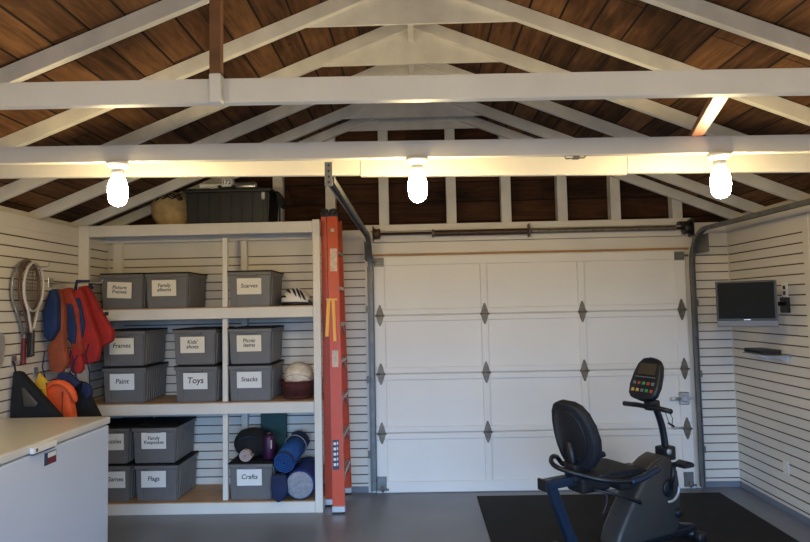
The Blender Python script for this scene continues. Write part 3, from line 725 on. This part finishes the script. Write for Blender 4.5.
q.tube([(-.80, 5.072, 2.508), (-.77, 5.072, 2.522), (-.74, 5.072, 2.508)], .012, 8); q.tube([(-.73, 5.072, 2.508), (-.695, 5.072, 2.52), (-.66, 5.072, 2.508)], .012, 8)
q.build('top_cap', 'black', t, world=True)
def on_rail(xa, xb, za, zb, m, name):
    y = lerp(4.985, 5.085, (za-.045)/2.395)-.0015; y2 = lerp(4.985, 5.085, (zb-.045)/2.395)-.0015
    q = MB(); q.hexa([(xa, y, za), (xb, y, za), (xb, y+.0012, za), (xa, y+.0012, za)], [(xa, y2, zb), (xb, y2, zb), (xb, y2+.0012, zb), (xa, y2+.0012, zb)])
    return q.build(name, m, t, world=True)
on_rail(-.728, -.668, 1.99, 2.185, 'sticker', 'warning_sticker'); on_rail(-.722, -.690, 2.33, 2.36, 'sticker', 'warning_sticker')
s_ = on_rail(-.716, -.664, 1.185, 1.325, 'sticker', 'warning_sticker')
on_rail(-.718, -.664, .35, .59, 'stickerd', 'dark_sticker')
for k in range(5):
    z = .38+k*.042; q = MB(); yy = lerp(4.985, 5.085, (z-.045)/2.395)-.003
    q.box((-.710, yy-.0006, z), (-.688, yy+.0006, z+.022)); q.box((-.681, yy-.0006, z+.003), (-.672, yy+.0006, z+.026)); q.build('sticker_lettering', 'cardw', t, world=True)
q = MB()
yy = 5.05
q.box((-.762, 5.043, 1.742), (-.668, 5.050, 1.760), .002)
q.hexa([(-.772, 5.030, 1.44), (-.744, 5.030, 1.44), (-.744, 5.036, 1.44), (-.772, 5.036, 1.44)], [(-.755, 5.043, 1.75), (-.727, 5.043, 1.75), (-.727, 5.049, 1.75), (-.755, 5.049, 1.75)])
q.hexa([(-.702, 5.026, 1.40), (-.676, 5.026, 1.40), (-.676, 5.032, 1.40), (-.702, 5.032, 1.40)], [(-.716, 5.043, 1.75), (-.690, 5.043, 1.75), (-.690, 5.049, 1.75), (-.716, 5.049, 1.75)])
q.tube([(-.74, 5.046, 1.75), (-.735, 5.09, 1.77), (-.71, 5.12, 1.76)], .006, 6)
tag(q.build('ratchet_strap', 'strapy'), 'orange-yellow strap looped over the orange step ladder', 'strap')

# ------------------------------------------------------------------ freezer
t = thing('chest_freezer', 'white chest freezer with cream lid against the left wall in the near corner', 'freezer', (-2.48, 3.35, 0))
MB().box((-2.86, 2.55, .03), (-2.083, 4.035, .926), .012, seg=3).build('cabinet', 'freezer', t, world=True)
q = MB(); q.box((-2.863, 2.54, .934), (-2.078, 4.045, .982), .012, seg=3); q.build('lid', 'fzlid', t, world=True)
q = MB(); q.box((-2.85, 2.56, .924), (-2.115, 4.025, .936)); q.build('gasket', 'clear', t, world=True)
q = MB(); q.box((-2.079, 3.20, .932), (-2.056, 3.41, .966), .005, seg=2); q.box((-2.079, 3.21, .924), (-2.062, 3.40, .933), .002, mi=1); q.build('lid_handle', ['porcelain', 'black'], t, world=True)  # black strip below the handle paints its shadow
q = MB(); q.lathe([(.009, -.002), (.009, .004), (.004, .005)], c=(-2.056, 3.225, .950), axis='x', n=14); q.build('lock', 'iron', t, world=True)
q = MB(); q.box((-2.0835, 3.335, .835), (-2.0815, 3.445, .935-.03), .0005); st = q.build('sticker', 'stickerd', t, world=True)
q = MB(); q.box((-2.082, 3.365, .874), (-2.0805, 3.44, .900)); q.build('sticker_panel', 'cardw', st, world=True)
q = MB(); q.box((-2.082, 3.365, .840), (-2.0805, 3.44, .870)); q.build('sticker_band', 'dkred', st, world=True)
q = MB(); q.box((-2.85, 2.57, 0), (-2.13, 4.02, .035)); q.build('plinth', 'black', t, world=True)

# ------------------------------------------------------------------ rackets on the left wall
def hook(y, z, x1, label):
    t = thing('wall_hook', label, 'hook', (-XW, y, z))
    q = MB(); q.box((0, -.03, -.03), (.006, .03, .045), .002); q.tube([(.004, 0, 0), (x1, 0, 0), (x1+.012, 0, .012), (x1+.014, 0, .03)], .005, 8)
    q.build('hook_arm', 'steel', t); return t
def racket(label, fm, gm, loc, ry, rx=0., a=.13, bb=.165, L=.70, double=False):
    """hangs head up; local x is across the head, z up, y the thickness; origin at the grip end"""
    t = thing('tennis_racket', label, 'racket', loc); t.rotation_euler = (rx, 0, ry)
    zc = L-bb
    q = MB(); q.tube([(a*math.cos(2*PI*k/40), 0, zc+bb*math.sin(2*PI*k/40)) for k in range(40)], .011, 8, closed=True, flat=.75)
    for s_ in (-1, 1): q.tube([(s_*a*.80, 0, zc-bb*.62), (s_*a*.5, 0, zc-bb*.98), (s_*.022, 0, zc-bb-.10), (s_*.013, 0, zc-bb-.15)], .009, 8)
    q.tube([(0, 0, zc-bb-.12), (0, 0, .15)], .014, 8)
    q.build('frame', fm, t)
    q = MB()
    for k in range(-5, 6):
        x = k*a/6; h = bb*math.sqrt(1-(x/a)**2)*.98; q.tube([(x, 0, zc-h), (x, 0, zc+h)], .0011, 4)
    for k in range(-6, 7):
        z = k*bb/7; h = a*math.sqrt(1-(z/bb)**2)*.98; q.tube([(-h, .001, zc+z), (h, .001, zc+z)], .0011, 4)
    q.build('strings', 'string', t)
    q = MB(); q.tube([(0, 0, 0), (0, 0, .01), (0, 0, .02), (0, 0, .185), (0, 0, .19)], .016, 8, rr=[.019, .020, .0165, .0155, .013])
    for k in range(9): q.tube([(.0172*math.cos(2*PI*j/8), .0172*math.sin(2*PI*j/8), .03+k*.017+.004*math.sin(2*PI*j/8)) for j in range(8)], .0015, 4, closed=True)
    q.build('grip', gm, t)
    return t
racket('silver racket with dark red grip, farthest left of the rackets on the left wall', 'rackets', 'dkred', (-XW+.03, 4.285, 1.32), PI/2-.10, .02, .135, .20, .75)
racket('brown-framed racket hanging behind the white one on the left wall', 'racketb', 'black', (-XW+.075, 4.285, 1.37), PI/2+.06, -.02, .120, .185, .69)
racket('white-framed racket with black grip, nearest in the cluster on the left wall', 'racketw', 'black', (-XW+.120, 4.24, 1.38), PI/2-.02, .015, .105, .175, .67)
hook(4.28, 2.02, .20, 'steel hook in the slatted wall holding the rackets')
t = thing('hand_tool', 'grey curved edge of something hung on the left wall, cut off by the photo edge', 'tool', (-XW+.02, 4.02, 1.30))
q = MB(); q.prism([(-.10, .0), (.02, .0), (.058, .06), (.07, .14), (.066, .22), (.04, .26), (-.10, .26)], -.008, .012, 'yz', .003); q.build('blade', 'alu', t)

# ------------------------------------------------------------------ life vests
def panel(pts, y, th, m, name, t, sub=1, bev=.014):
    q = MB(); q.prism(pts, y-th/2, y+th/2, 'xz', bev, smooth=True, seg=2); return q.build(name, m, t, world=True, sub=sub)
def sc(pts, a, b): return [(x*b/a, 1.68+(z-1.68)*b/a) for x, z in pts]
hook(4.64, 1.915, .40, 'long steel hook holding the life vests on the left wall')
def strapm(pts, m, name, t, r=.009):
    q = MB(); q.tube(pts, r, 6, flat=.35); return q.build(name, m, t, world=True)
t = thing('life_vest', 'blue and rusty orange life vest, nearest to the rackets', 'life vest', (-2.76, 4.50, 1.15), 0, 'life vests hanging in a cluster')
panel([(-2.765, 1.86), (-2.725, 1.87), (-2.70, 1.78), (-2.70, 1.56), (-2.755, 1.47), (-2.80, 1.50), (-2.815, 1.68)], 4.48, .07, 'bluef', 'side_panel', t)
panel(sc([(-2.869, 1.866), (-2.829, 1.881), (-2.779, 1.705), (-2.775, 1.429), (-2.742, 1.295), (-2.788, 1.21), (-2.884, 1.22), (-2.905, 1.40), (-2.842, 1.548)], 4.7, 4.55), 4.545, .07, 'rustf', 'front_panel', t)
strapm([(-2.80, 4.47, 1.40), (-2.81, 4.46, 1.28), (-2.78, 4.46, 1.17), (-2.79, 4.47, 1.10)], 'navyf', 'strap', t)
t = thing('life_vest', 'orange-red life vest with a blue lining, in the middle of the hanging cluster', 'life vest', (-2.69, 4.62, 1.3), 0, 'life vests hanging in a cluster')
panel(sc([(-2.789, 1.871), (-2.71, 1.885), (-2.644, 1.703), (-2.626, 1.507), (-2.608, 1.351), (-2.688, 1.35), (-2.721, 1.509), (-2.755, 1.705)], 4.66, 4.62), 4.62, .06, 'redorange', 'front_panel', t)
panel([(-2.70, 1.76), (-2.66, 1.74), (-2.625, 1.56), (-2.635, 1.44), (-2.68, 1.46), (-2.70, 1.60)], 4.585, .03, 'bluef', 'lining', t, bev=.008)
panel([(-2.66, 1.42), (-2.60, 1.40), (-2.57, 1.25), (-2.60, 1.21), (-2.66, 1.22), (-2.69, 1.33)], 4.60, .05, 'red', 'waist_flap', t, bev=.012)
strapm([(-2.66, 4.56, 1.40), (-2.62, 4.55, 1.30), (-2.66, 4.55, 1.22), (-2.62, 4.56, 1.12)], 'bluef', 'strap', t)
strapm([(-2.60, 4.56, 1.36), (-2.64, 4.55, 1.28), (-2.59, 4.55, 1.16), (-2.585, 4.56, 1.08)], 'navyf', 'strap', t)
t = thing('life_vest', 'bright red life vest with two long panels, rightmost of the hanging cluster', 'life vest', (-2.5, 4.72, 1.35), 0, 'life vests hanging in a cluster')
panel(sc([(-2.690, 1.844), (-2.596, 1.873), (-2.515, 1.639), (-2.440, 1.429), (-2.465, 1.306), (-2.559, 1.276), (-2.622, 1.38), (-2.590, 1.586), (-2.636, 1.742)], 4.6, 4.66), 4.665, .07, 'red', 'front_panel', t)
panel(sc([(-2.595, 1.879), (-2.522, 1.893), (-2.420, 1.699), (-2.318, 1.529), (-2.325, 1.459), (-2.409, 1.414), (-2.48, 1.586), (-2.551, 1.778)], 4.55, 4.75), 4.755, .07, 'red', 'back_panel', t)
panel(sc([(-2.655, 1.80), (-2.62, 1.80), (-2.575, 1.59), (-2.60, 1.45), (-2.625, 1.48), (-2.632, 1.65)], 4.6, 4.61), 4.625, .03, 'bluef', 'lining', t, bev=.008)
strapm([(-2.55, 4.62, 1.44), (-2.57, 4.61, 1.36), (-2.535, 4.61, 1.22), (-2.54, 4.62, 1.10)], 'navyf', 'strap', t)
q = MB(); q.box((-2.475, 4.705, 1.655), (-2.445, 4.717, 1.685), .003); q.build('buckle', 'black', t, world=True)
q = MB(); q.tube([(-2.66, 4.62, 1.86), (-2.66, 4.64, 1.93), (-2.60, 4.70, 1.93), (-2.58, 4.72, 1.87)], .012, 8); q.build('shoulder_strap', 'navyf', t, world=True)
# lower hanging row, behind the freezer
t = thing('mesh_bag', 'black triangular mesh bag hanging at the far left behind the freezer', 'bag', (-2.75, 4.2, .8))
panel([(-2.83, 1.285), (-2.785, 1.275), (-2.69, 1.17), (-2.50, .965), (-2.485, .76), (-2.852, .76), (-2.845, 1.05)], 4.19, .07, 'blackf', 'bag_body', t, sub=1, bev=.012)
panel([(-2.755, 1.17), (-2.735, 1.17), (-2.64, 1.06), (-2.655, 1.035), (-2.735, 1.04)], 4.148, .012, 'lcd', 'sheen_patch', t, sub=0, bev=.002)  # grey patch stands in for the sheen on the black cloth
strapm([(-2.81, 4.16, 1.28), (-2.84, 4.19, 1.33), (-2.862, 4.2, 1.35)], 'blackf', 'loop', t, .006)
t = thing('life_vest', 'bright orange life vest with folded collar, hanging low behind the freezer', 'life vest', (-2.62, 4.45, .8), 0, 'life vests hanging low behind the freezer')
panel([(-2.765, 1.06), (-2.71, 1.17), (-2.60, 1.175), (-2.565, 1.10), (-2.54, .95), (-2.51, .76), (-2.66, .76), (-2.70, .93)], 4.42, .08, 'orangef', 'front_panel', t)
q = MB(); q.tube([(-2.775, 4.39, 1.04), (-2.745, 4.375, 1.11), (-2.70, 4.37, 1.165), (-2.64, 4.37, 1.185), (-2.57, 4.375, 1.16), (-2.53, 4.385, 1.10), (-2.515, 4.40, 1.02)], .03, 12, rr=[.014, .024, .030, .030, .032, .034, .020], flat=.7); q.build('collar', 'orangef', t, world=True, sub=1)
q = MB(); q.tube([(-2.60, 4.366, 1.11), (-2.60, 4.368, .9), (-2.59, 4.370, .80)], .004, 6); q.build('zip', 'dkred', t, world=True)
panel([(-2.71, 1.15), (-2.68, 1.24), (-2.60, 1.235), (-2.52, 1.16), (-2.56, 1.12), (-2.64, 1.15)], 4.46, .05, 'navyf', 'neck_lining', t, bev=.01)
t = thing('dark_jacket', 'black garment hanging behind the orange life vest, next to the shelving', 'clothing', (-2.5, 4.62, .75))
panel([(-2.66, 1.15), (-2.60, 1.16), (-2.53, 1.05), (-2.47, .93), (-2.40, .80), (-2.40, .72), (-2.66, .72)], 4.60, .09, 'blackf', 'body', t)
panel([(-2.56, 1.16), (-2.50, 1.12), (-2.49, 1.06), (-2.53, 1.02), (-2.57, 1.08)], 4.57, .05, 'navyf', 'sleeve', t, bev=.01)
t = thing('rope_bundle', 'small bundle of yellow rope hanging between the mesh bag and orange vest', 'rope', (-2.74, 4.30, 1.0))
q = MB()
for k in range(6):
    x = -2.765+.012*k; q.tube([(x+.02, 4.33, 1.25-.012*k), (x, 4.32, 1.18), (x-.008+.004*k, 4.315, 1.10), (x+.006, 4.32, 1.02-.015*(k % 3))], .0075, 6)
q.build('cord', 'yellow', t, world=True)
q = MB(); q.tube([(-2.77, 4.318, 1.14), (-2.735, 4.305, 1.15), (-2.70, 4.318, 1.14)], .008, 6); q.build('binding', 'yellow', t, world=True)
for y, z, x, l in ((4.22, 1.34, .03, 'small hook above the black mesh bag'), (4.47, 1.235, .22, 'hook above the orange life vest, low on the left wall')):
    hook(y, z, x, l)

# ------------------------------------------------------------------ right wall: television, shelf, outlets
t = thing('television', 'small black flat screen television with silver lower bezel on the right wall', 'television', (2.457, 4.51, 1.476), math.atan2(-.18, .355))
W_ = .199
q = MB(); q.box((-W_, .0, 0), (W_, .045, .342), .006, seg=2); q.box((-W_*.7, .045, .05), (W_*.7, .07, .29), .01); q.build('casing', 'tvsilver', t)
q = MB(); q.box((-W_-.001, -.006, .046), (W_-.008, .004, .343), .003); q.build('screen_frame', 'black', t)
q = MB(); q.box((-W_+.012, -.0075, .062), (W_-.02, -.005, .330)); q.build('screen', 'gloss', t)
q = MB(); q.box((-.022, -.0078, .050), (.022, -.0055, .056)); q.build('emblem', 'steel', t)
q = MB(); q.box((-.05, .07, .10), (.05, .09, .22), .004); q.build('mount_plate', 'black', t)
q = MB(); q.tube([(2.50, 4.59, 1.64), (2.64, 4.68, 1.64), (2.85, 4.70, 1.64)], .016, 8); q.box((2.845, 4.65, 1.57), (2.868, 4.75, 1.69), .004)
q.box((2.64, 4.61, 1.58), (2.71, 4.64, 1.69), .006); q.build('mount_arm', 'black', t, world=True)
def outlet(y, z, label, dark=False):
    t = thing('wall_outlet', label, 'outlet', (XW, y, z))
    MB().box((-.008, -.036, -.058), (.0, .036, .058), .003, seg=2).build('cover_plate', 'clear', t)
    for dz in (-.022, .022):
        q = MB(); q.box((-.0105, -.015, dz-.014), (-.0075, .015, dz+.014), .002); q.build('socket', 'clear' if not dark else 'black', t)
outlet(4.71, 1.745, 'white outlet plate with dark sockets high on the right wall, behind the television', True)
outlet(4.82, .363, 'white outlet plate low on the right wall, near the floor mat')
t = thing('wall_shelf', 'thin pale shelf bracket on the right wall under the television', 'shelf', (XW, 4.86, 1.236))
MB().box((-.17, -.20, 0), (-.0, .20, .008), .003).build('shelf_plate', 'glass', t)
q = MB(); q.box((-.006, -.16, -.05), (0, .16, -.0), .002)
for y in (-.14, .14): q.prism([(-.12, 0), (0, 0), (0, -.05)], y-.003, y+.003, 'xz')
q.build('bracket', 'alu', t)
t = thing('media_box', 'small black media player box on the shelf below the television', 'media player', (2.785, 4.90, 1.245))
MB().box((-.07, -.12, 0), (.07, .16, .034), .006, seg=2).build('casing', 'black', t)
q = MB(); q.box((-.073, -.10, .010), (-.069, .13, .022)); q.build('front_panel', 'gloss', t)

# ------------------------------------------------------------------ mat
q = MB(); q.box((.492, 3.0, .0005), (2.60, 5.355, .011), .003)
tag(q.build('floor_mat', 'rubber'), 'large black rubber mat on the floor under the exercise bike', 'mat')

# ------------------------------------------------------------------ recumbent exercise bike (local x forward, y left, z up)
ANG = .481
t = thing('exercise_bike', 'dark recumbent exercise bike with grey housing on the black mat', 'exercise bike', (.92, 3.85, .011), ANG); BK = t
Z0 = -.011
def bb(q, name, m, sub=0, **k): q.move(Matrix.Translation((0, 0, Z0))); return q.build(name, m, BK, sub=sub, **k)
# housing
q = MB(); out = [(.315, .10), (.355, .20), (.43, .31), (.515, .42), (.61, .52), (.70, .59), (.79, .625), (.86, .60), (.915, .52), (.93, .40), (.925, .25), (.90, .14), (.86, .10)]
q.prism(out, -.085, .085, 'xz', .028, smooth=True, seg=3); bb(q, 'housing', 'shroud')
q = MB(); sil = [(.31, .02), (.345, .12), (.41, .245), (.49, .375), (.56, .455), (.60, .50), (.63, .48), (.57, .40), (.46, .28), (.40, .14), (.37, .03)]
q.prism(sil, -.075, .075, 'xz', .014, smooth=True, seg=2); bb(q, 'rear_spine', 'silver')
q = MB(); q.prism([(.62, .565), (.70, .612), (.78, .638), (.86, .608), (.85, .58), (.78, .60), (.70, .58), (.64, .545)], -.07, .07, 'xz', .01, smooth=True); bb(q, 'housing_cap', 'trimwood' if 0 else 'shroud')
# crank, pedals
q = MB(); q.lathe([(.055, -.006), (.060, 0), (.055, .006)], c=(.805, -.094, .42), axis='y', n=28); bb(q, 'crank_cover', 'bikeblk')
q = MB(); pts = [(.805+.085*math.cos(a_), -.098, .42+.085*math.sin(a_)) for a_ in [-1.9+k*2.0/14 for k in range(15)]]; q.tube(pts, .008, 8, rr=[.003]+[.009]*13+[.003]); bb(q, 'trim_arc', 'silver')
for s_, tx, tz in ((-1, .825, .595), (1, .785, .245)):
    q = MB(); q.tube([(.805, s_*.105, .42), (tx, s_*.125, tz)], .014, 10); bb(q, 'crank_arm', 'bikeblk')
    q = MB(); y0, y1 = (-.235, -.135) if s_ < 0 else (.135, .235)
    q.box((tx-.035, y0, tz-.015), (tx+.06, y1, tz+.012), .010, seg=2); q.prism([(tx-.03, tz+.01), (tx+.02, tz+.026), (tx+.07, tz+.01)], y0+.01, y1-.01, 'xz', .004); bb(q, 'pedal', 'bikeblk')
q = MB(); q.lathe([(.022, 0), (.026, .006), (.022, .014)], c=(.885, -.104, .245), axis='y', n=18); q.tube([(.885+.028*math.cos(a_), -.092, .245+.028*math.sin(a_)) for a_ in [k*PI/8 for k in range(16)]], .006, 6, closed=True); bb(q, 'tension_knob', 'bikeblk')
# base frame, stabilisers
q = MB(); q.box((.13, -.035, .055), (1.12, .035, .105), .012, seg=2); q.prism([(.85, .10), (1.13, .05), (1.13, .105), (1.0, .13), (.85, .19)], -.03, .03, 'xz', .008); bb(q, 'base_rail', 'bikeblk')
q = MB(); q.tube([(1.10, -.07, .045), (1.10, .21, .045)], .030, 12); bb(q, 'front_stabiliser', 'bikeblk')
for s_ in (-1, 1):
    q = MB(); q.lathe([(.034, -.03), (.040, -.024), (.040, .024), (.034, .03)], c=(1.10, .07+s_*.15, .041), axis='y', n=20); bb(q, 'end_cap', 'black')
q = MB(); q.tube([(.13, -.26, .035), (.13, .26, .035)], .030, 12); bb(q, 'rear_stabiliser', 'bikeblk')
for s_ in (-1, 1):
    q = MB(); q.lathe([(.032, -.03), (.036, -.024), (.036, .024), (.032, .03)], c=(.13, s_*.27, .037), axis='y', n=20); bb(q, 'end_cap', 'black')
# rear leg, curved
def curvedbar(pts, w, d, name, m):
    q = MB(); N = len(pts)
    L_, R_2 = [], []
    for i, p in enumerate(pts):
        a_ = pts[max(i-1, 0)]; b2 = pts[min(i+1, N-1)]; dx, dz = b2[0]-a_[0], b2[1]-a_[1]; l = math.hypot(dx, dz); n_ = (-dz/l*d/2, dx/l*d/2)
        L_.append((p[0]+n_[0], p[1]+n_[1])); R_2.append((p[0]-n_[0], p[1]-n_[1]))
    q.prism(L_+R_2[::-1], -w/2, w/2, 'xz', .006, seg=2); return bb(q, name, m)
curvedbar([(-.125, .55), (-.098, .47), (-.055, .37), (-.005, .25), (.050, .14), (.105, .06), (.13, .03)], .05, .060, 'rear_leg', 'bikeblue')
q = MB(); q.box((-.195, -.035, .538), (.58, .035, .596), .010, seg=2); bb(q, 'seat_rail', 'bikeblue')
q = MB(); q.box((-.20, -.04, .532), (-.182, .04, .602), .006, seg=2); bb(q, 'rail_cap', 'black')
# carriage
q = MB(); q.box((.06, -.075, .485), (.30, .075, .585), .02, seg=2); q.box((.02, -.05, .55), (.14, .05, .67), .02, seg=2); q.box((.40, -.06, .45), (.53, .06, .575), .02, seg=2); bb(q, 'seat_carriage', 'black')
# seat pad: saddle-like
q = MB(); prs = [(.10, .585), (.10, .615), (.20, .620), (.34, .612), (.48, .598), (.55, .57), (.53, .545), (.30, .555)]
q.prism(prs, -.19, .19, 'xz', .02, smooth=True, seg=2)
for v in q.bm.verts:
    k = (abs(v.co.y)/.19)
    v.co.z += .018*k*k
    f_ = max(0, (v.co.x-.22)/.33); v.co.y *= 1-.35*f_*f_
bb(q, 'seat_cushion', 'pad', sub=1)
# backrest
prb = []
for yz in [(-.10, .0), (-.150, .05), (-.180, .12), (-.190, .19), (-.178, .28), (-.150, .355), (-.11, .405), (-.055, .428), (.055, .428), (.11, .405), (.150, .355), (.178, .28), (.190, .19), (.180, .12), (.150, .05), (.10, .0)]: prb.append((yz[0], yz[1]))
q = MB(); q.prism(prb, -.035, .035, 'yz', .018, smooth=True, seg=3)
mtb = Matrix.Translation((.108, 0, .640)) @ Matrix.Rotation(-.22, 4, 'Y')
for v in q.bm.verts: v.co.x -= .9*v.co.y**2*-1
q.move(mtb); bb(q, 'backrest', 'pad')
q = MB(); pr2 = [(y*.72, .06+z*.74) for y, z in prb]; q.prism(pr2, -.038, -.030, 'yz', .003, smooth=True); 
for v in q.bm.verts: v.co.x += .9*v.co.y**2
q.move(mtb); bb(q, 'backrest_shell', 'black')
q = MB(); q.tube([(.09, 0, .58), (.055, 0, .68), (.035, 0, .80)], .022, 10); bb(q, 'backrest_post', 'black')
# handle loop round the back of the seat
loop = [(.535, -.23, .612), (.47, -.235, .597), (.387, -.23, .577), (.28, -.23, .578), (.19, -.22, .590), (.10, -.17, .603), (.03, -.09, .620), (-.02, -.03, .635), (-.048, .04, .650), (-.035, .10, .668), (.02, .15, .680), (.10, .20, .655), (.18, .23, .59), (.30, .235, .568), (.387, .235, .577), (.47, .235, .597), (.535, .23, .612)]
def smoothp(P, n=4):
    P = [Vector(p) for p in P]; out = []
    for i in range(len(P)-1):
        p0 = P[max(i-1, 0)]; p1 = P[i]; p2 = P[i+1]; p3 = P[min(i+2, len(P)-1)]
        for k in range(n):
            u = k/n; out.append(.5*((2*p1)+(-p0+p2)*u+(2*p0-5*p1+4*p2-p3)*u*u+(-p0+3*p1-3*p2+p3)*u**3))
    return out+[P[-1]]
q = MB(); q.tube(smoothp(loop), .0155, 10); bb(q, 'seat_handle_tube', 'bikeblk')
for s_ in (-1, 1):
    q = MB(); q.tube(smoothp([(.545, s_*.23, .615), (.47, s_*.235, .597), (.387, s_*.232, .577), (.31, s_*.231, .570)]), .021, 12); bb(q, 'hand_grip', 'bikeblue')
    q = MB(); q.tube([(.20, s_*.05, .57), (.20, s_*.22, .585)], .014, 8); bb(q, 'handle_strut', 'black')
q = MB(); q.tube([(.14, -.09, .515), (.30, -.15, .465), (.46, -.16, .400)], .009, 8, rr=[.008, .009, .013]); bb(q, 'adjust_lever', 'bikeblk')
q = MB(); q.tube(smoothp([(.22, -.10, .50), (.215, -.12, .44), (.18, -.12, .37), (.165, -.12, .375)]), .006, 6); bb(q, 'hanging_cable', 'black')
# mast, handlebar, console
q = MB(); q.box((.835, -.045, .580), (.945, .045, .675), .014, seg=2); bb(q, 'mast_clamp', 'bikeblk')
q = MB(); q.lathe([(.018, -.012), (.020, 0), (.012, .008)], c=(.862, -.051, .648), axis='y', n=16); bb(q, 'clamp_knob', 'silver')
q = MB(); q.tube(smoothp([(.895, 0, .64), (.870, 0, .80), (.825, 0, .92), (.77, 0, 1.03)]), .026, 12, flat=.8); bb(q, 'mast', 'bikeblk')
q = MB(); q.tube([(.725, -.20, .955), (.745, -.09, .957), (.745, .09, .957), (.725, .20, .955)], .0175, 12); bb(q, 'handlebar', 'bikeblk')
q = MB(); q.box((.735, -.035, .93), (.825, .035, 1.00), .014, seg=2); bb(q, 'handlebar_clamp', 'black')
q = MB(); q.tube([(.76, -.15, .95), (.785, -.16, .90), (.79, -.15, .85), (.82, -.10, .86), (.81, -.08, .93)], .0025, 6); q.tube([(.79, -.165, .845), (.83, -.09, .850)], .007, 8); bb(q, 'bottle_holder', 'black')
oc = [(-.105, -.170), (-.135, -.135), (-.148, -.06), (-.138, .04), (-.115, .125), (-.075, .172), (.0, .186), (.075, .172), (.115, .125), (.138, .04), (.148, -.06), (.135, -.135), (.105, -.170), (.0, -.188)]
MTC = Matrix.Translation((.745, 0, 1.145)) @ Matrix.Rotation(.42, 4, 'Y') @ Matrix.Scale(.84, 4)
q = MB(); q.prism(oc, -.028, .030, 'yz', .016, smooth=True, seg=3, mtx=MTC); con = bb(q, 'console', 'bikeblk')
def onc(y0, y1, z0, z1, m, name, d=-.0315):
    q = MB(); q.box((d, y0, z0), (-.026, y1, z1), .002, mtx=MTC); q.move(Matrix.Translation((0, 0, Z0))); q.build(name, m, con)
onc(-.085, .085, .03, .125, 'lcd', 'display'); onc(-.10, .10, .004, .012, 'keyB', 'divider_strip')
cols = (('keyB', 'keyR', 'keyG', 'keyR', 'keyB'), ('keyY', 'keyY', 'keyB', 'keyG', 'keyR'))
for r_, zz in enumerate((-.045, -.105)):
    for c_ in range(5):
        y = .092-c_*.046; onc(y-.014, y+.014, zz-.013, zz+.013, cols[r_][c_], 'button')

# ------------------------------------------------------------------ light
W = bpy.data.worlds.new('World'); SC.world = W; W.use_nodes = True
wn_ = W.node_tree; bg = wn_.nodes['Background']; bg.inputs[1].default_value = 1.0
tc = wn_.nodes.new('ShaderNodeTexCoord'); sx = wn_.nodes.new('ShaderNodeSeparateXYZ'); rp = wn_.nodes.new('ShaderNodeValToRGB')
wn_.links.new(tc.outputs['Generated'], sx.inputs[0]); wn_.links.new(sx.outputs['Z'], rp.inputs['Fac']); wn_.links.new(rp.outputs['Color'], bg.inputs['Color'])
rp.color_ramp.elements[0].position = 0.; rp.color_ramp.elements[0].color = (.5, .62, .85, 1)      # ground outside
rp.color_ramp.elements[1].position = .02; rp.color_ramp.elements[1].color = (3.5, 6.3, 11.0, 1)     # open sky
pl = bpy.data.lights.new('daylight_portal', 'AREA'); pl.shape = 'RECTANGLE'; pl.size = 4.9; pl.size_y = 2.1; pl.cycles.is_portal = True
po = bpy.data.objects.new('daylight_portal', pl); COL.objects.link(po); po.location = (0, YB-.06, 1.05); po.rotation_euler = (PI/2, 0, 0)

# ------------------------------------------------------------------ camera
cam = bpy.data.cameras.new('camera'); co = bpy.data.objects.new('camera', cam); COL.objects.link(co)
f, pi_, ya, ro = 598.1, .0588, -.018, .0204
cam.sensor_width = 36; cam.lens = f/810*36; cam.clip_start = .05
co.location = (0, 0, 1.681)
co.matrix_world = Matrix.Translation((0, 0, 1.681)) @ Matrix.Rotation(-ya, 4, 'Z') @ Matrix.Rotation(PI/2+pi_, 4, 'X') @ Matrix.Rotation(-ro, 4, 'Z')
SC.camera = co
SC.view_settings.view_transform = 'Standard'; SC.view_settings.look = 'None'; SC.view_settings.gamma = 1; SC.view_settings.exposure = .16
SC.view_settings.use_curve_mapping = False
SC.cycles.max_bounces = 8; SC.cycles.diffuse_bounces = 5
